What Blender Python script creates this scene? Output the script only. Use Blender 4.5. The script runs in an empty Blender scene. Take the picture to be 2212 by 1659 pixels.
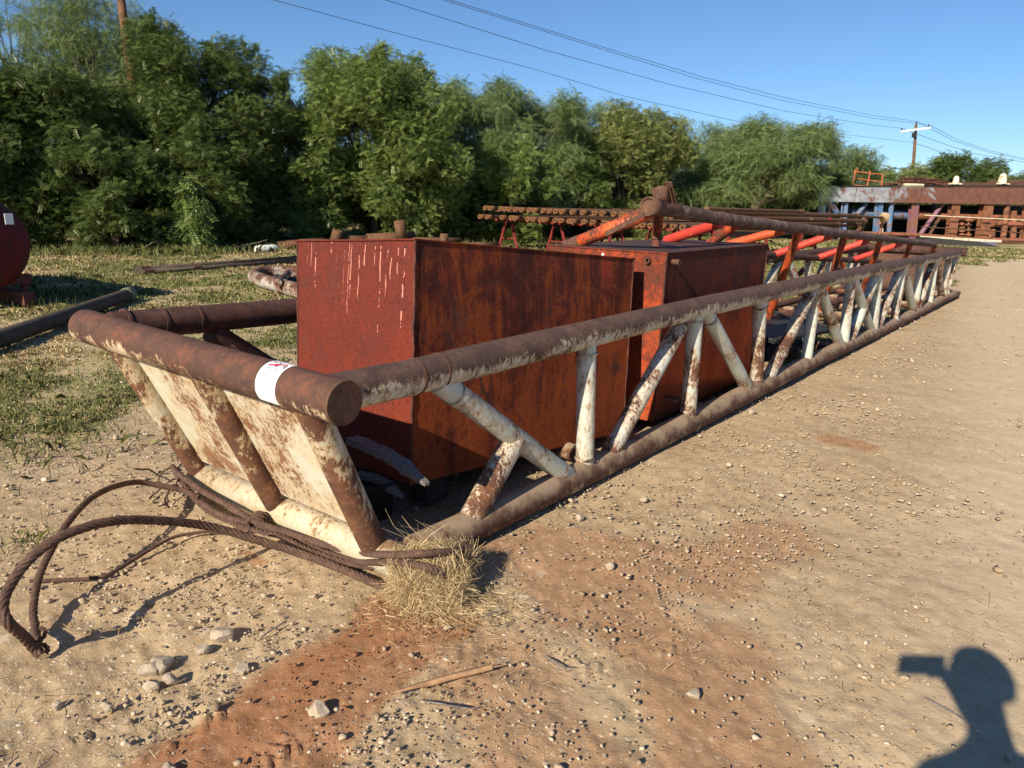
import bpy, math, random
import numpy as np
from mathutils import Vector, Matrix, noise as mnoise
random.seed(7); rng = np.random.default_rng(7)
SC = bpy.context.scene; COL = SC.collection
# ---------------------------------------------------------------- camera model (photo measured at 2212 x 1659)
F = 1534.0; CX = 1106.0; CY = 829.5
ROLL = math.radians(1.6); PITCH = math.radians(14.3); HCAM = 1.6
cam = bpy.data.cameras.new('camera'); camo = bpy.data.objects.new('camera', cam); COL.objects.link(camo)
cam.sensor_width = 36; cam.lens = F/2212*36; cam.clip_start = 0.01; cam.clip_end = 3000
cR, sR, cP, sP = math.cos(ROLL), math.sin(ROLL), math.cos(PITCH), math.sin(PITCH)
_X = Vector((1, 0, 0)); _U = Vector((0, sP, cP)); _F = Vector((0, cP, -sP))
_r = _X*cR + _U*sR; _u = -_X*sR + _U*cR
M = Matrix((_r, _u, -_F)).transposed().to_4x4(); M.translation = (0, 0, HCAM)
camo.matrix_world = M
SC.camera = camo
# ---------------------------------------------------------------- sky and sun
SUN_EL, SUN_AZ = 30.3, 212.9          # azimuth of the sun, clockwise from +Y (it stands behind the photographer, to the left)
w = bpy.data.worlds.new('World'); SC.world = w; w.use_nodes = True
nt = w.node_tree; sky = nt.nodes.new('ShaderNodeTexSky'); sky.sky_type = 'NISHITA'; sky.sun_disc = False
sky.sun_elevation = math.radians(SUN_EL); sky.sun_rotation = math.radians(SUN_AZ)
sky.altitude = 100; sky.air_density = 1.0; sky.dust_density = 0.0; sky.ozone_density = 8
bg = nt.nodes['Background']; bg.inputs[1].default_value = 0.075
nt.links.new(sky.outputs[0], bg.inputs[0])
sl = bpy.data.lights.new('sun', 'SUN'); sl.energy = 5.0; sl.angle = math.radians(0.5); sl.color = (1.0, 0.88, 0.70)
so = bpy.data.objects.new('sun', sl); COL.objects.link(so)
sa, se = math.radians(SUN_AZ), math.radians(SUN_EL)
SUND = Vector((math.sin(sa)*math.cos(se), math.cos(sa)*math.cos(se), math.sin(se)))
so.rotation_euler = SUND.to_track_quat('Z', 'Y').to_euler()
SC.view_settings.view_transform = 'Standard'; SC.view_settings.look = 'None'
SC.view_settings.exposure = 0.70; SC.view_settings.gamma = 1
SC.cycles.max_bounces = 6; SC.cycles.transparent_max_bounces = 6
SC.cycles.use_denoising = True
# ---------------------------------------------------------------- measuring helpers: photo pixel -> place in the yard
O = Vector((0, 0, HCAM))
def ray(x, y):
    a0 = (x-CX)/F; b0 = -(y-CY)/F
    a = a0*cR-b0*sR; b = a0*sR+b0*cR
    return Vector((a, cP+b*sP, -sP+b*cP))
def G(x, y, z=0.0):
    d = ray(x, y); return O+d*((z-HCAM)/d.z)
def PL(x, y, p, n):
    d = ray(x, y); return O+d*((p-O).dot(n)/d.dot(n))
def AY(x, y, Y):
    d = ray(x, y); return O+d*(Y/d.y)
_d = ray(2397, 474); AZ = math.atan2(_d.x, _d.y)
U = Vector((math.sin(AZ), math.cos(AZ), 0)); Vv = Vector((-math.cos(AZ), math.sin(AZ), 0)); Z = Vector((0, 0, 1))
def uv(u, v, z=0.0): return U*u+Vv*v+Z*z
def pv(x, y, v): return PL(x, y, Vv*v, Vv)      # on the upright plane at distance v beside the frame
def pu(x, y, u): return PL(x, y, U*u, U)
# ---------------------------------------------------------------- object helpers
def tag(o, label=None, cat=None, group=None, kind=None):
    if label: o['label'] = label
    if cat: o['category'] = cat
    if group: o['group'] = group
    if kind: o['kind'] = kind
    return o
def empty(name, loc, label, cat, group=None):
    o = bpy.data.objects.new(name, None); COL.objects.link(o); o.location = loc; o.empty_display_size = 0.2
    return tag(o, label, cat, group)
class MB:
    def __init__(s): s.v = []; s.f = []; s.sm = []
    def add(s, vs, fs, smooth=True):
        n = len(s.v); s.v += [tuple(p) for p in vs]; s.f += [tuple(i+n for i in f) for f in fs]; s.sm += [smooth]*len(fs)
        return s
    def tube(s, pts, rad, n=16, caps=True, closed_smooth=True):
        pts = [Vector(p) for p in pts]
        if not hasattr(rad, '__len__'): rad = [rad]*len(pts)
        t0 = (pts[1]-pts[0]).normalized(); a = t0.orthogonal().normalized()
        vs = []; 
        for i, p in enumerate(pts):
            if i == 0: t = t0
            elif i == len(pts)-1: t = (pts[i]-pts[i-1]).normalized()
            else: t = ((pts[i+1]-p).normalized()+(p-pts[i-1]).normalized()).normalized()
            a = (a-t*a.dot(t)).normalized(); b = t.cross(a)
            for k in range(n):
                th = 2*math.pi*k/n; vs.append(p+(a*math.cos(th)+b*math.sin(th))*rad[i])
        fs = []
        for i in range(len(pts)-1):
            for k in range(n):
                k2 = (k+1) % n; fs.append((i*n+k, i*n+k2, (i+1)*n+k2, (i+1)*n+k))
        s.add(vs, fs)
        if caps:
            s.add(vs[:n], [tuple(range(n))[::-1]], False); s.add(vs[-n:], [tuple(range(n))], False)
        return s
    def pipe(s, p0, p1, r, wall=0.008, n=20, deep=None):
        """open-ended pipe with a wall you can look into"""
        p0, p1 = Vector(p0), Vector(p1); t = (p1-p0).normalized(); a = t.orthogonal().normalized(); b = t.cross(a)
        L = (p1-p0).length; d = deep or L
        rings = [(0, r-wall), (0, r), (L, r), (L, r-wall)]
        if d < L/2: rings = [(d, 0.001), (d, r-wall), (0, r-wall), (0, r), (L, r), (L, r-wall), (L-d, r-wall), (L-d, 0.001)]
        vs = []; fs = []
        for (z, rr) in rings:
            for k in range(n):
                th = 2*math.pi*k/n; vs.append(p0+t*z+(a*math.cos(th)+b*math.sin(th))*rr)
        m = len(rings)
        for i in range(m if d >= L/2 else m-1):
            j = (i+1) % m
            for k in range(n):
                k2 = (k+1) % n; fs.append((i*n+k, i*n+k2, j*n+k2, j*n+k))
        # flat shading on annuli, smooth on walls
        n0 = len(s.v); s.v += [tuple(p) for p in vs]
        for i in range(m if d >= L/2 else m-1):
            j = (i+1) % m; sm = abs(rings[i][1]-rings[j][1]) < 1e-6
            for k in range(n):
                k2 = (k+1) % n; s.f.append((n0+i*n+k, n0+i*n+k2, n0+j*n+k2, n0+j*n+k)); s.sm.append(sm)
        return s
    def box(s, c, ax, ay, az, sx, sy, sz, bev=0.0):
        c = Vector(c); ax, ay, az = ax.normalized(), ay.normalized(), az.normalized()
        if bev <= 0:
            vs = [c+ax*sx/2*i+ay*sy/2*j+az*sz/2*k for i in (-1, 1) for j in (-1, 1) for k in (-1, 1)]
            fs = [(0, 1, 3, 2), (4, 6, 7, 5), (0, 4, 5, 1), (2, 3, 7, 6), (0, 2, 6, 4), (1, 5, 7, 3)]
            return s.add(vs, fs, False)
        bm = bmesh_cube(sx, sy, sz, bev)
        vs = [c+ax*v[0]+ay*v[1]+az*v[2] for v in bm[0]]
        return s.add(vs, bm[1], False)
    def bar(s, p0, p1, wd, hg, up=Z):
        p0, p1 = Vector(p0), Vector(p1); t = (p1-p0).normalized(); sd = t.cross(up)
        if sd.length < 1e-4: sd = t.orthogonal()
        sd.normalize(); up2 = sd.cross(t)
        return s.box((p0+p1)/2, t, sd, up2, (p1-p0).length, wd, hg)
    def ibeam(s, p0, p1, wd, hg, up, th=0.02):
        p0, p1 = Vector(p0), Vector(p1); t = (p1-p0).normalized(); sd = t.cross(up).normalized(); u2 = sd.cross(t)
        s.bar(p0+u2*(hg/2), p1+u2*(hg/2), wd, th, up); s.bar(p0-u2*(hg/2), p1-u2*(hg/2), wd, th, up)
        s.bar(p0, p1, th, hg-th-0.004, up); return s
    def slab(s, quad, n, th):
        q = [Vector(p) for p in quad]; n = n.normalized()*th
        vs = q+[p+n for p in q]
        return s.add(vs, [(0, 1, 2, 3), (7, 6, 5, 4), (0, 4, 5, 1), (1, 5, 6, 2), (2, 6, 7, 3), (3, 7, 4, 0)], False)
    def build(s, name, mat, parent=None, loc=None):
        me = bpy.data.meshes.new(name)
        ob = bpy.data.objects.new(name, me); COL.objects.link(ob)
        v = np.array(s.v, dtype=np.float64)
        if parent is not None:
            ob.parent = parent; o = np.array(parent_origin(parent)); v = v-o
        else:
            if loc is None:
                lo = v.min(0); hi = v.max(0); loc = ((lo[0]+hi[0])/2, (lo[1]+hi[1])/2, lo[2])
            ob.location = loc; v = v-np.array(loc)
        me.from_pydata([tuple(p) for p in v], [], s.f)
        me.polygons.foreach_set('use_smooth', s.sm)
        me.materials.append(mat); me.update()
        return ob
def parent_origin(p):
    o = Vector((0, 0, 0))
    while p is not None: o += p.location; p = p.parent
    return o
def bmesh_cube(sx, sy, sz, b):
    import bmesh
    bm = bmesh.new(); bmesh.ops.create_cube(bm, size=1)
    for v in bm.verts: v.co = Vector((v.co.x*sx, v.co.y*sy, v.co.z*sz))
    bmesh.ops.bevel(bm, geom=bm.edges[:], offset=b, segments=2, affect='EDGES', profile=0.5)
    bm.verts.index_update(); r = ([tuple(v.co) for v in bm.verts], [tuple(v.index for v in f.verts) for f in bm.faces]); bm.free(); return r
def np_obj(name, verts, nper, mat, parent=None, attr=None, smooth=False):
    """verts: (N*nper,3) array of separate n-gons"""
    me = bpy.data.meshes.new(name); nv = len(verts); nf = nv//nper
    me.vertices.add(nv); me.vertices.foreach_set('co', np.asarray(verts, np.float32).ravel())
    me.loops.add(nv); me.loops.foreach_set('vertex_index', np.arange(nv, dtype=np.int32))
    me.polygons.add(nf); me.polygons.foreach_set('loop_start', np.arange(0, nv, nper, dtype=np.int32))
    me.polygons.foreach_set('loop_total', np.full(nf, nper, np.int32))
    if attr is not None:
        a = me.attributes.new('tint', 'FLOAT', 'FACE'); a.data.foreach_set('value', np.asarray(attr, np.float32))
    me.update(calc_edges=True); me.materials.append(mat)
    ob = bpy.data.objects.new(name, me); COL.objects.link(ob)
    if parent is not None: ob.parent = parent
    return ob
def np_mesh(name, verts, faces, mat, smooth=False, attrs=None):
    me = bpy.data.meshes.new(name); k = faces.shape[1]; nf = len(faces)
    me.vertices.add(len(verts)); me.vertices.foreach_set('co', np.asarray(verts, np.float32).ravel())
    me.loops.add(nf*k); me.loops.foreach_set('vertex_index', faces.astype(np.int32).ravel())
    me.polygons.add(nf); me.polygons.foreach_set('loop_start', np.arange(0, nf*k, k, dtype=np.int32))
    me.polygons.foreach_set('loop_total', np.full(nf, k, np.int32))
    if smooth: me.polygons.foreach_set('use_smooth', np.ones(nf, bool))
    for n_, a_ in (attrs or {}).items():
        a = me.attributes.new(n_, 'FLOAT', 'POINT'); a.data.foreach_set('value', np.asarray(a_, np.float32))
    me.update(calc_edges=True); me.materials.append(mat)
    ob = bpy.data.objects.new(name, me); COL.objects.link(ob); return ob
# ---------------------------------------------------------------- numpy noise
_perm = rng.random((256, 256))
def vnoise(x, y):
    xi = np.floor(x).astype(int); yi = np.floor(y).astype(int); fx = x-xi; fy = y-yi
    fx = fx*fx*(3-2*fx); fy = fy*fy*(3-2*fy)
    g = lambda a, b: _perm[a & 255, b & 255]
    return (g(xi, yi)*(1-fx)+g(xi+1, yi)*fx)*(1-fy)+(g(xi, yi+1)*(1-fx)+g(xi+1, yi+1)*fx)*fy
def fbm(x, y, sc, oc=4):
    r = 0; a = 0.5; t = 0
    for i in range(oc):
        r = r+a*vnoise(x*sc+17.3*i, y*sc-9.1*i); t += a; a *= 0.5; sc *= 2.03
    return r/t
def smooth01(x, a, b):
    t = np.clip((x-a)/(b-a), 0, 1); return t*t*(3-2*t)
# ---------------------------------------------------------------- material helpers
class NT:
    def __init__(s, name):
        s.m = bpy.data.materials.new(name); s.m.use_nodes = True; s.t = s.m.node_tree; s.n = s.t.nodes
        s.b = s.n['Principled BSDF']; s.out = s.n['Material Output']
        s.geo = s.n.new('ShaderNodeNewGeometry'); s.pos = s.geo.outputs['Position']
    def link(s, a, b): s.t.links.new(a, b)
    def val(s, sock, v):
        if isinstance(v, (int, float)): sock.default_value = v
        elif isinstance(v, tuple): sock.default_value = (*v, 1) if len(v) == 3 and len(sock.default_value) == 4 else v
        else: s.link(v, sock)
    def noise(s, scale, detail=6, rough=0.6, vec=None, dist=0.0, off=None):
        n = s.n.new('ShaderNodeTexNoise'); n.inputs['Scale'].default_value = scale; n.inputs['Detail'].default_value = detail
        n.inputs['Roughness'].default_value = rough; n.inputs['Distortion'].default_value = dist
        s.link(vec or s.pos, n.inputs['Vector']); return n.outputs['Fac']
    def vor(s, scale, vec=None, feature='F1', out='Distance', rand=1.0):
        n = s.n.new('ShaderNodeTexVoronoi'); n.feature = feature; n.inputs['Scale'].default_value = scale
        n.inputs['Randomness'].default_value = rand
        s.link(vec or s.pos, n.inputs['Vector']); return n.outputs[out]
    def map(s, sc=(1, 1, 1), rot=(0, 0, 0), loc=(0, 0, 0), vec=None):
        n = s.n.new('ShaderNodeMapping'); n.inputs['Scale'].default_value = sc; n.inputs['Rotation'].default_value = rot
        n.inputs['Location'].default_value = loc; s.link(vec or s.pos, n.inputs['Vector']); return n.outputs[0]
    def math(s, op, a, b=0.0, c=None, clamp=False):
        n = s.n.new('ShaderNodeMath'); n.operation = op; n.use_clamp = clamp
        s.val(n.inputs[0], a); s.val(n.inputs[1], b)
        if c is not None: s.val(n.inputs[2], c)
        return n.outputs[0]
    def ss(s, x, a, b):
        n = s.n.new('ShaderNodeMapRange'); n.interpolation_type = 'SMOOTHSTEP'; s.val(n.inputs['Value'], x)
        n.inputs['From Min'].default_value = a; n.inputs['From Max'].default_value = b; return n.outputs[0]
    def mix(s, f, a, b):
        n = s.n.new('ShaderNodeMix'); n.data_type = 'RGBA'; s.val(n.inputs[0], f); s.val(n.inputs[6], a); s.val(n.inputs[7], b); return n.outputs[2]
    def ramp(s, f, stops):
        n = s.n.new('ShaderNodeValToRGB'); r = n.color_ramp
        while len(r.elements) > 1: r.elements.remove(r.elements[-1])
        r.elements[0].position = stops[0][0]; r.elements[0].color = (*stops[0][1], 1)
        for p, c in stops[1:]:
            e = r.elements.new(p); e.color = (*c, 1)
        s.link(f, n.inputs[0]); return n.outputs[0]
    def bump(s, h, strength=0.5, dist=0.01, prev=None):
        n = s.n.new('ShaderNodeBump'); n.inputs['Strength'].default_value = strength; n.inputs['Distance'].default_value = dist
        s.link(h, n.inputs['Height'])
        if prev is not None: s.link(prev, n.inputs['Normal'])
        return n.outputs[0]
    def xyz(s, vec=None):
        n = s.n.new('ShaderNodeSeparateXYZ'); s.link(vec or s.pos, n.inputs[0]); return n.outputs
    def attr(s, name, out='Fac'):
        n = s.n.new('ShaderNodeAttribute'); n.attribute_name = name; return n.outputs[out]
    def fin(s, col, rough=0.8, nrm=None, spec=0.3, metal=0.0):
        s.val(s.b.inputs['Base Color'], col); s.val(s.b.inputs['Roughness'], rough)
        s.b.inputs['Specular IOR Level'].default_value = spec; s.val(s.b.inputs['Metallic'], metal)
        if nrm is not None: s.link(nrm, s.b.inputs['Normal'])
        return s.m
def rustcol(t, dark=(0.045, 0.022, 0.016), mid=(0.10, 0.042, 0.024), light=(0.20, 0.075, 0.03), sc=1.0):
    a = t.noise(9*sc, 8, 0.7); b = t.noise(45*sc, 5, 0.7)
    f = t.math('ADD', t.math('MULTIPLY', a, 0.65), t.math('MULTIPLY', b, 0.35))
    return t.ramp(f, [(0.36, dark), (0.5, mid), (0.66, light)]), b
def peel(name, paint, amount, top=0.25, sc=1.0, paint2=None, dark=(0.05, 0.026, 0.02), mid=(0.095, 0.042, 0.027), light=(0.22, 0.09, 0.035), stain=(0.30, 0.15, 0.055), bottom=0.0, dust=0.0, grain=(0.42, 0.52, 0.36)):
    """old paint flaking off rusty steel: more bare steel the larger amount; top: how much more on upward faces"""
    t = NT(name); rc, fine = rustcol(t, dark, mid, light)
    sv = t.map((1, 1, 0.45)); big = t.noise(2.6*sc, 4, 0.6); med = t.noise(21*sc, 9, 0.80, dist=0.3, vec=sv); fs = t.noise(55*sc, 8, 0.8, vec=sv)
    h = t.math('ADD', t.math('ADD', t.math('MULTIPLY', big, grain[0]), t.math('MULTIPLY', med, grain[1])), t.math('ADD', t.math('MULTIPLY', fs, grain[2]), 0.68-0.5*sum(grain)))
    nz = t.n.new('ShaderNodeSeparateXYZ'); t.link(t.geo.outputs['Normal'], nz.inputs[0])
    h = t.math('ADD', h, t.math('MULTIPLY', t.math('MAXIMUM', nz.outputs[2], -0.3), top))
    h = t.math('ADD', h, amount-0.5)
    m = t.ss(h, 0.695, 0.722); halo = t.ss(h, 0.585, 0.72)
    p = t.mix(t.ss(t.noise(5*sc, 5, 0.6), 0.4, 0.65), paint, paint2 or tuple(c*0.82 for c in paint))
    p = t.mix(t.math('MULTIPLY', halo, 0.75), p, stain)
    col = t.mix(m, p, rc)
    if dust > 0: col = t.mix(t.math('MULTIPLY', t.ss(t.math('ADD', t.noise(7, 5, 0.7), t.math('MULTIPLY', nz.outputs[2], 0.25)), 0.45, 0.8), dust), col, (0.36, 0.27, 0.18))
    b1 = t.bump(t.math('MULTIPLY', m, -1.0), 0.6, 0.004); b2 = t.bump(fine, 0.35, 0.006, b1)
    return t.fin(col, t.math('ADD', t.math('MULTIPLY', m, 0.35), 0.5), b2, 0.3)
def rusty(name, dark, mid, light, rough=0.85, sc=1.0, bump=0.4):
    t = NT(name); c, f = rustcol(t, dark, mid, light, sc)
    return t.fin(c, rough, t.bump(f, bump, 0.006), 0.25)
def plain(name, col, rough=0.8, var=0.25, sc=12, bump=0.2, spec=0.3):
    t = NT(name); n = t.noise(sc, 6, 0.65)
    c = t.mix(t.ss(n, 0.3, 0.7), tuple(x*(1-var) for x in col), tuple(min(1, x*(1+var)) for x in col))
    return t.fin(c, rough, t.bump(t.noise(sc*6, 4, 0.6), bump, 0.004), spec)
MT = {}
CREAM = (0.62, 0.62, 0.50); PALE = (0.47, 0.51, 0.46)
MT['chord'] = peel('chord paint', PALE, 0.555, 0.20, grain=(0.40, 0.42, 0.60), paint2=(0.56, 0.55, 0.44), dark=(0.055, 0.032, 0.027), mid=(0.085, 0.05, 0.04), light=(0.15, 0.085, 0.06))
MT['endpipe'] = peel('end pipe paint', (0.62, 0.54, 0.40), 0.60, 0.20, grain=(0.6, 0.30, 0.45), dark=(0.055, 0.03, 0.025), mid=(0.085, 0.043, 0.032), light=(0.17, 0.065, 0.035))
MT['strut'] = peel('strut paint', PALE, 0.455, 0.02, grain=(0.55, 0.32, 0.50), paint2=(0.55, 0.57, 0.49))
MT['strut_worn'] = peel('worn strut paint', PALE, 0.505, 0.02, grain=(0.50, 0.36, 0.50), sc=1.4, paint2=(0.55, 0.54, 0.46))
MT['bottom'] = peel('bottom chord paint', (0.42, 0.40, 0.34), 0.60, 0.1, sc=1.6, light=(0.17, 0.08, 0.05), dust=0.75)
MT['post'] = peel('post paint', (0.55, 0.51, 0.36), 0.56, -0.05, grain=(0.6, 0.36, 0.40), dark=(0.07, 0.032, 0.022), mid=(0.12, 0.055, 0.032), light=(0.24, 0.11, 0.05), paint2=(0.50, 0.53, 0.46), stain=(0.42, 0.24, 0.10))
MT['panel'] = peel('panel paint', (0.56, 0.56, 0.46), 0.487, 0.0, paint2=(0.55, 0.48, 0.33), stain=(0.42, 0.25, 0.12), grain=(0.62, 0.26, 0.52), dark=(0.13, 0.055, 0.028), mid=(0.22, 0.10, 0.05), light=(0.34, 0.18, 0.09))
MT['kerbpipe'] = peel('cream pipe paint', (0.50, 0.44, 0.31), 0.455, 0.05, grain=(0.5, 0.3, 0.5), dark=(0.12, 0.055, 0.03), mid=(0.2, 0.10, 0.05), light=(0.34, 0.18, 0.09), paint2=(0.50, 0.46, 0.35), stain=(0.40, 0.25, 0.12))
MT['farend'] = peel('far end paint', (0.50, 0.48, 0.44), 0.69, 0.0, dark=(0.08, 0.045, 0.038), mid=(0.11, 0.06, 0.045), light=(0.15, 0.08, 0.055))
MT['orange'] = peel('orange paint', (0.52, 0.085, 0.025), 0.50, 0.0, sc=1.6, paint2=(0.62, 0.13, 0.03), light=(0.12, 0.05, 0.035), stain=(0.40, 0.07, 0.03))
MT['redpipe'] = peel('red paint', (0.46, 0.050, 0.030), 0.42, 0.0, sc=1.5, paint2=(0.42, 0.028, 0.028), dark=(0.5, 0.5, 0.5), mid=(0.45, 0.4, 0.38), light=(0.1, 0.04, 0.03), stain=(0.55, 0.08, 0.03))
MT['masttop'] = peel('mast chord paint', (0.25, 0.05, 0.03), 0.62, 0.14, sc=1.7, dark=(0.06, 0.03, 0.025), mid=(0.09, 0.05, 0.04), light=(0.28, 0.22, 0.18), stain=(0.16, 0.045, 0.03))
MT['patchy'] = peel('white over red paint', (0.62, 0.06, 0.03), 0.54, 0.0, sc=1.5, dark=(0.6, 0.66, 0.66), mid=(0.45, 0.58, 0.6), light=(0.5, 0.5, 0.45))
MT['rust'] = rusty('brown rust', (0.05, 0.027, 0.02), (0.10, 0.052, 0.034), (0.17, 0.085, 0.05))
MT['drill'] = rusty('drill pipe rust', (0.06, 0.030, 0.018), (0.115, 0.058, 0.030), (0.18, 0.10, 0.055))
MT['drillend'] = rusty('tool joint rust', (0.08, 0.036, 0.018), (0.15, 0.070, 0.030), (0.22, 0.12, 0.06), sc=2)
MT['black'] = plain('dark steel', (0.022, 0.021, 0.022), 0.7)
MT['rope'] = rusty('rusted wire rope', (0.055, 0.032, 0.024), (0.10, 0.058, 0.042), (0.17, 0.105, 0.075), sc=3, bump=0.7)
MT['stick'] = plain('split wood', (0.34, 0.20, 0.11), 0.8, 0.3, 20)
MT['white'] = plain('white plastic', (0.75, 0.76, 0.74), 0.5, 0.05)
MT['redsteel'] = peel('red steel paint', (0.20, 0.075, 0.06), 0.50, 0.0, sc=0.9, paint2=(0.30, 0.08, 0.06))
MT['bluesteel'] = peel('blue steel paint', (0.05, 0.15, 0.30), 0.46, 0.0, sc=0.9, paint2=(0.08, 0.22, 0.42))
MT['purplesteel'] = peel('faded purple paint', (0.16, 0.10, 0.17), 0.45, 0.0, sc=0.9, paint2=(0.24, 0.07, 0.07))
MT['darkred'] = rusty('dark red steel', (0.10, 0.012, 0.014), (0.17, 0.02, 0.02), (0.2, 0.05, 0.035))
MT['railorange'] = plain('orange rail paint', (0.50, 0.13, 0.06), 0.7)
MT['creampaint'] = peel('cream flaking paint', (0.75, 0.66, 0.48), 0.42, 0.0)
MT['cloth'] = plain('faded fabric', (0.20, 0.12, 0.06), 0.9)
MT['wiremat'] = plain('wire metal', (0.03, 0.03, 0.035), 0.6, 0.1)
MT['polewood'] = plain('pole wood', (0.16, 0.085, 0.045), 0.9, 0.35, 4, 0.5)
MT['bark'] = plain('bark', (0.11, 0.085, 0.06), 0.95, 0.4, 9, 0.8)
MT['barklight'] = plain('light bark', (0.24, 0.19, 0.14), 0.95, 0.35, 9, 0.8)
def mat_plank():
    t = NT('weathered wood'); g = t.noise(6, 8, 0.7, vec=t.map((5, 40, 40), (0, 0, AZ)))
    return t.fin(t.ramp(g, [(0.35, (0.04, 0.035, 0.032)), (0.5, (0.19, 0.175, 0.165)), (0.68, (0.38, 0.36, 0.34))]), 0.9, t.bump(g, 0.9, 0.01))
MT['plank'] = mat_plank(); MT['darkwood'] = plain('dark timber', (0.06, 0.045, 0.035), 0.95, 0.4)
# ---------------------------------------------------------------- the ground
def poly_mask(X, Y, pts):
    ins = np.zeros(X.shape, bool); n = len(pts)
    for i in range(n):
        x1, y1 = pts[i]; x2, y2 = pts[(i+1) % n]
        c = ((y1 > Y) != (y2 > Y)); xi = (x2-x1)*(Y-y1)/((y2-y1) if y2 != y1 else 1e-9)+x1
        ins ^= c & (X < xi)
    return ins
def seg_dist(X, Y, a, b):
    ax, ay = a; bx, by = b; dx, dy = bx-ax, by-ay; t = np.clip(((X-ax)*dx+(Y-ay)*dy)/(dx*dx+dy*dy), 0, 1)
    return np.hypot(X-ax-t*dx, Y-ay-t*dy)
def g2(x, y): p = G(x, y); return (p.x, p.y)
def zones(X, Y):
    """grass, red soil and gravel cover at each point, 0..1"""
    jx = (fbm(X, Y, 0.9, 4)-0.5); jy = (fbm(X+31, Y-12, 0.9, 4)-0.5); f2 = fbm(X+5, Y+3, 3.0, 4)
    R = np.hypot(X, Y); Xj = X+jx*0.10*R; Yj = Y+jy*0.10*R
    gp = [g2(-900, 1010), g2(0, 985), g2(180, 935), g2(330, 870), g2(420, 800), g2(640, 770)]
    far = [(9.5, 16.0), g2(2075, 572), g2(2150, 560), g2(2300, 556), (60, 42), (300, 200), (0, 900), (-500, 500), (-500, -10)]
    gm = poly_mask(Xj, Yj, gp+[(2.2, 5.6)]+far).astype(float)
    uu_ = X*U.x+Y*U.y; vv_ = X*Vv.x+Y*Vv.y; gm *= np.where((vv_ > 2.4) | (uu_ > 17.3), 1.0, 0.0)
    gm *= smooth01(fbm(X+3, Y+8, 0.8, 4)+0.25*smooth01(R, 8, 16), 0.22, 0.42)
    red = np.zeros_like(X)
    for pts, wd, am in (([(900, 1290), (760, 1400), (600, 1510), (430, 1620), (330, 1720)], 0.16, 1.0), ([(960, 1330), (800, 1480), (650, 1620)], 0.13, .85),
                    ([(1250, 1250), (1500, 1420), (1600, 1640), (1650, 1800)], 0.30, 0.58), ([(1050, 1450), (1200, 1600), (1300, 1800)], 0.26, 0.50), ([(1150, 1180), (1500, 1230), (1700, 1150)], 0.26, 0.55),
                    ([(1800, 945), (1860, 962)], 0.11, 0.70), ([(1640, 880), (1700, 890)], 0.06, 0.3), ([(530, 1190), (560, 1210)], .06, .7), ([(1940, 1060), (1945, 1064)], .05, .3), ([(930, 1250), (1060, 1190)], 0.12, .5)):
        ps = [g2(*p) for p in pts]
        d = np.min([seg_dist(X, Y, ps[i], ps[i+1]) for i in range(len(ps)-1)], axis=0)
        red = np.maximum(red, am*(1-smooth01(d+(f2-0.5)*wd*1.3, wd*0.55, wd*1.35)))
    gr = smooth01(fbm(X-7, Y+2, 0.7, 4), 0.40, 0.62)
    road = smooth01(X*1.0-(0.62*Y-0.2), -0.3, 1.0)     # smoother trodden sand to the right
    gr = np.clip(0.5+0.6*gr-0.55*road*(fbm(X+9, Y, 0.5, 3) > 0.30), 0.06, 1)
    vv2 = X*Vv.x+Y*Vv.y; gr = np.maximum(gr, 0.95*np.exp(-((vv2-1.55)/0.45)**2)*(fbm(X, Y, 1.1, 3) > 0.36)); gr = np.where(vv2 > 2.1, np.maximum(gr, 0.55), gr)
    gr *= (1-0.75*np.clip(red, 0, 1)*(red > 0.55))
    return gm, red, gr, road
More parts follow.
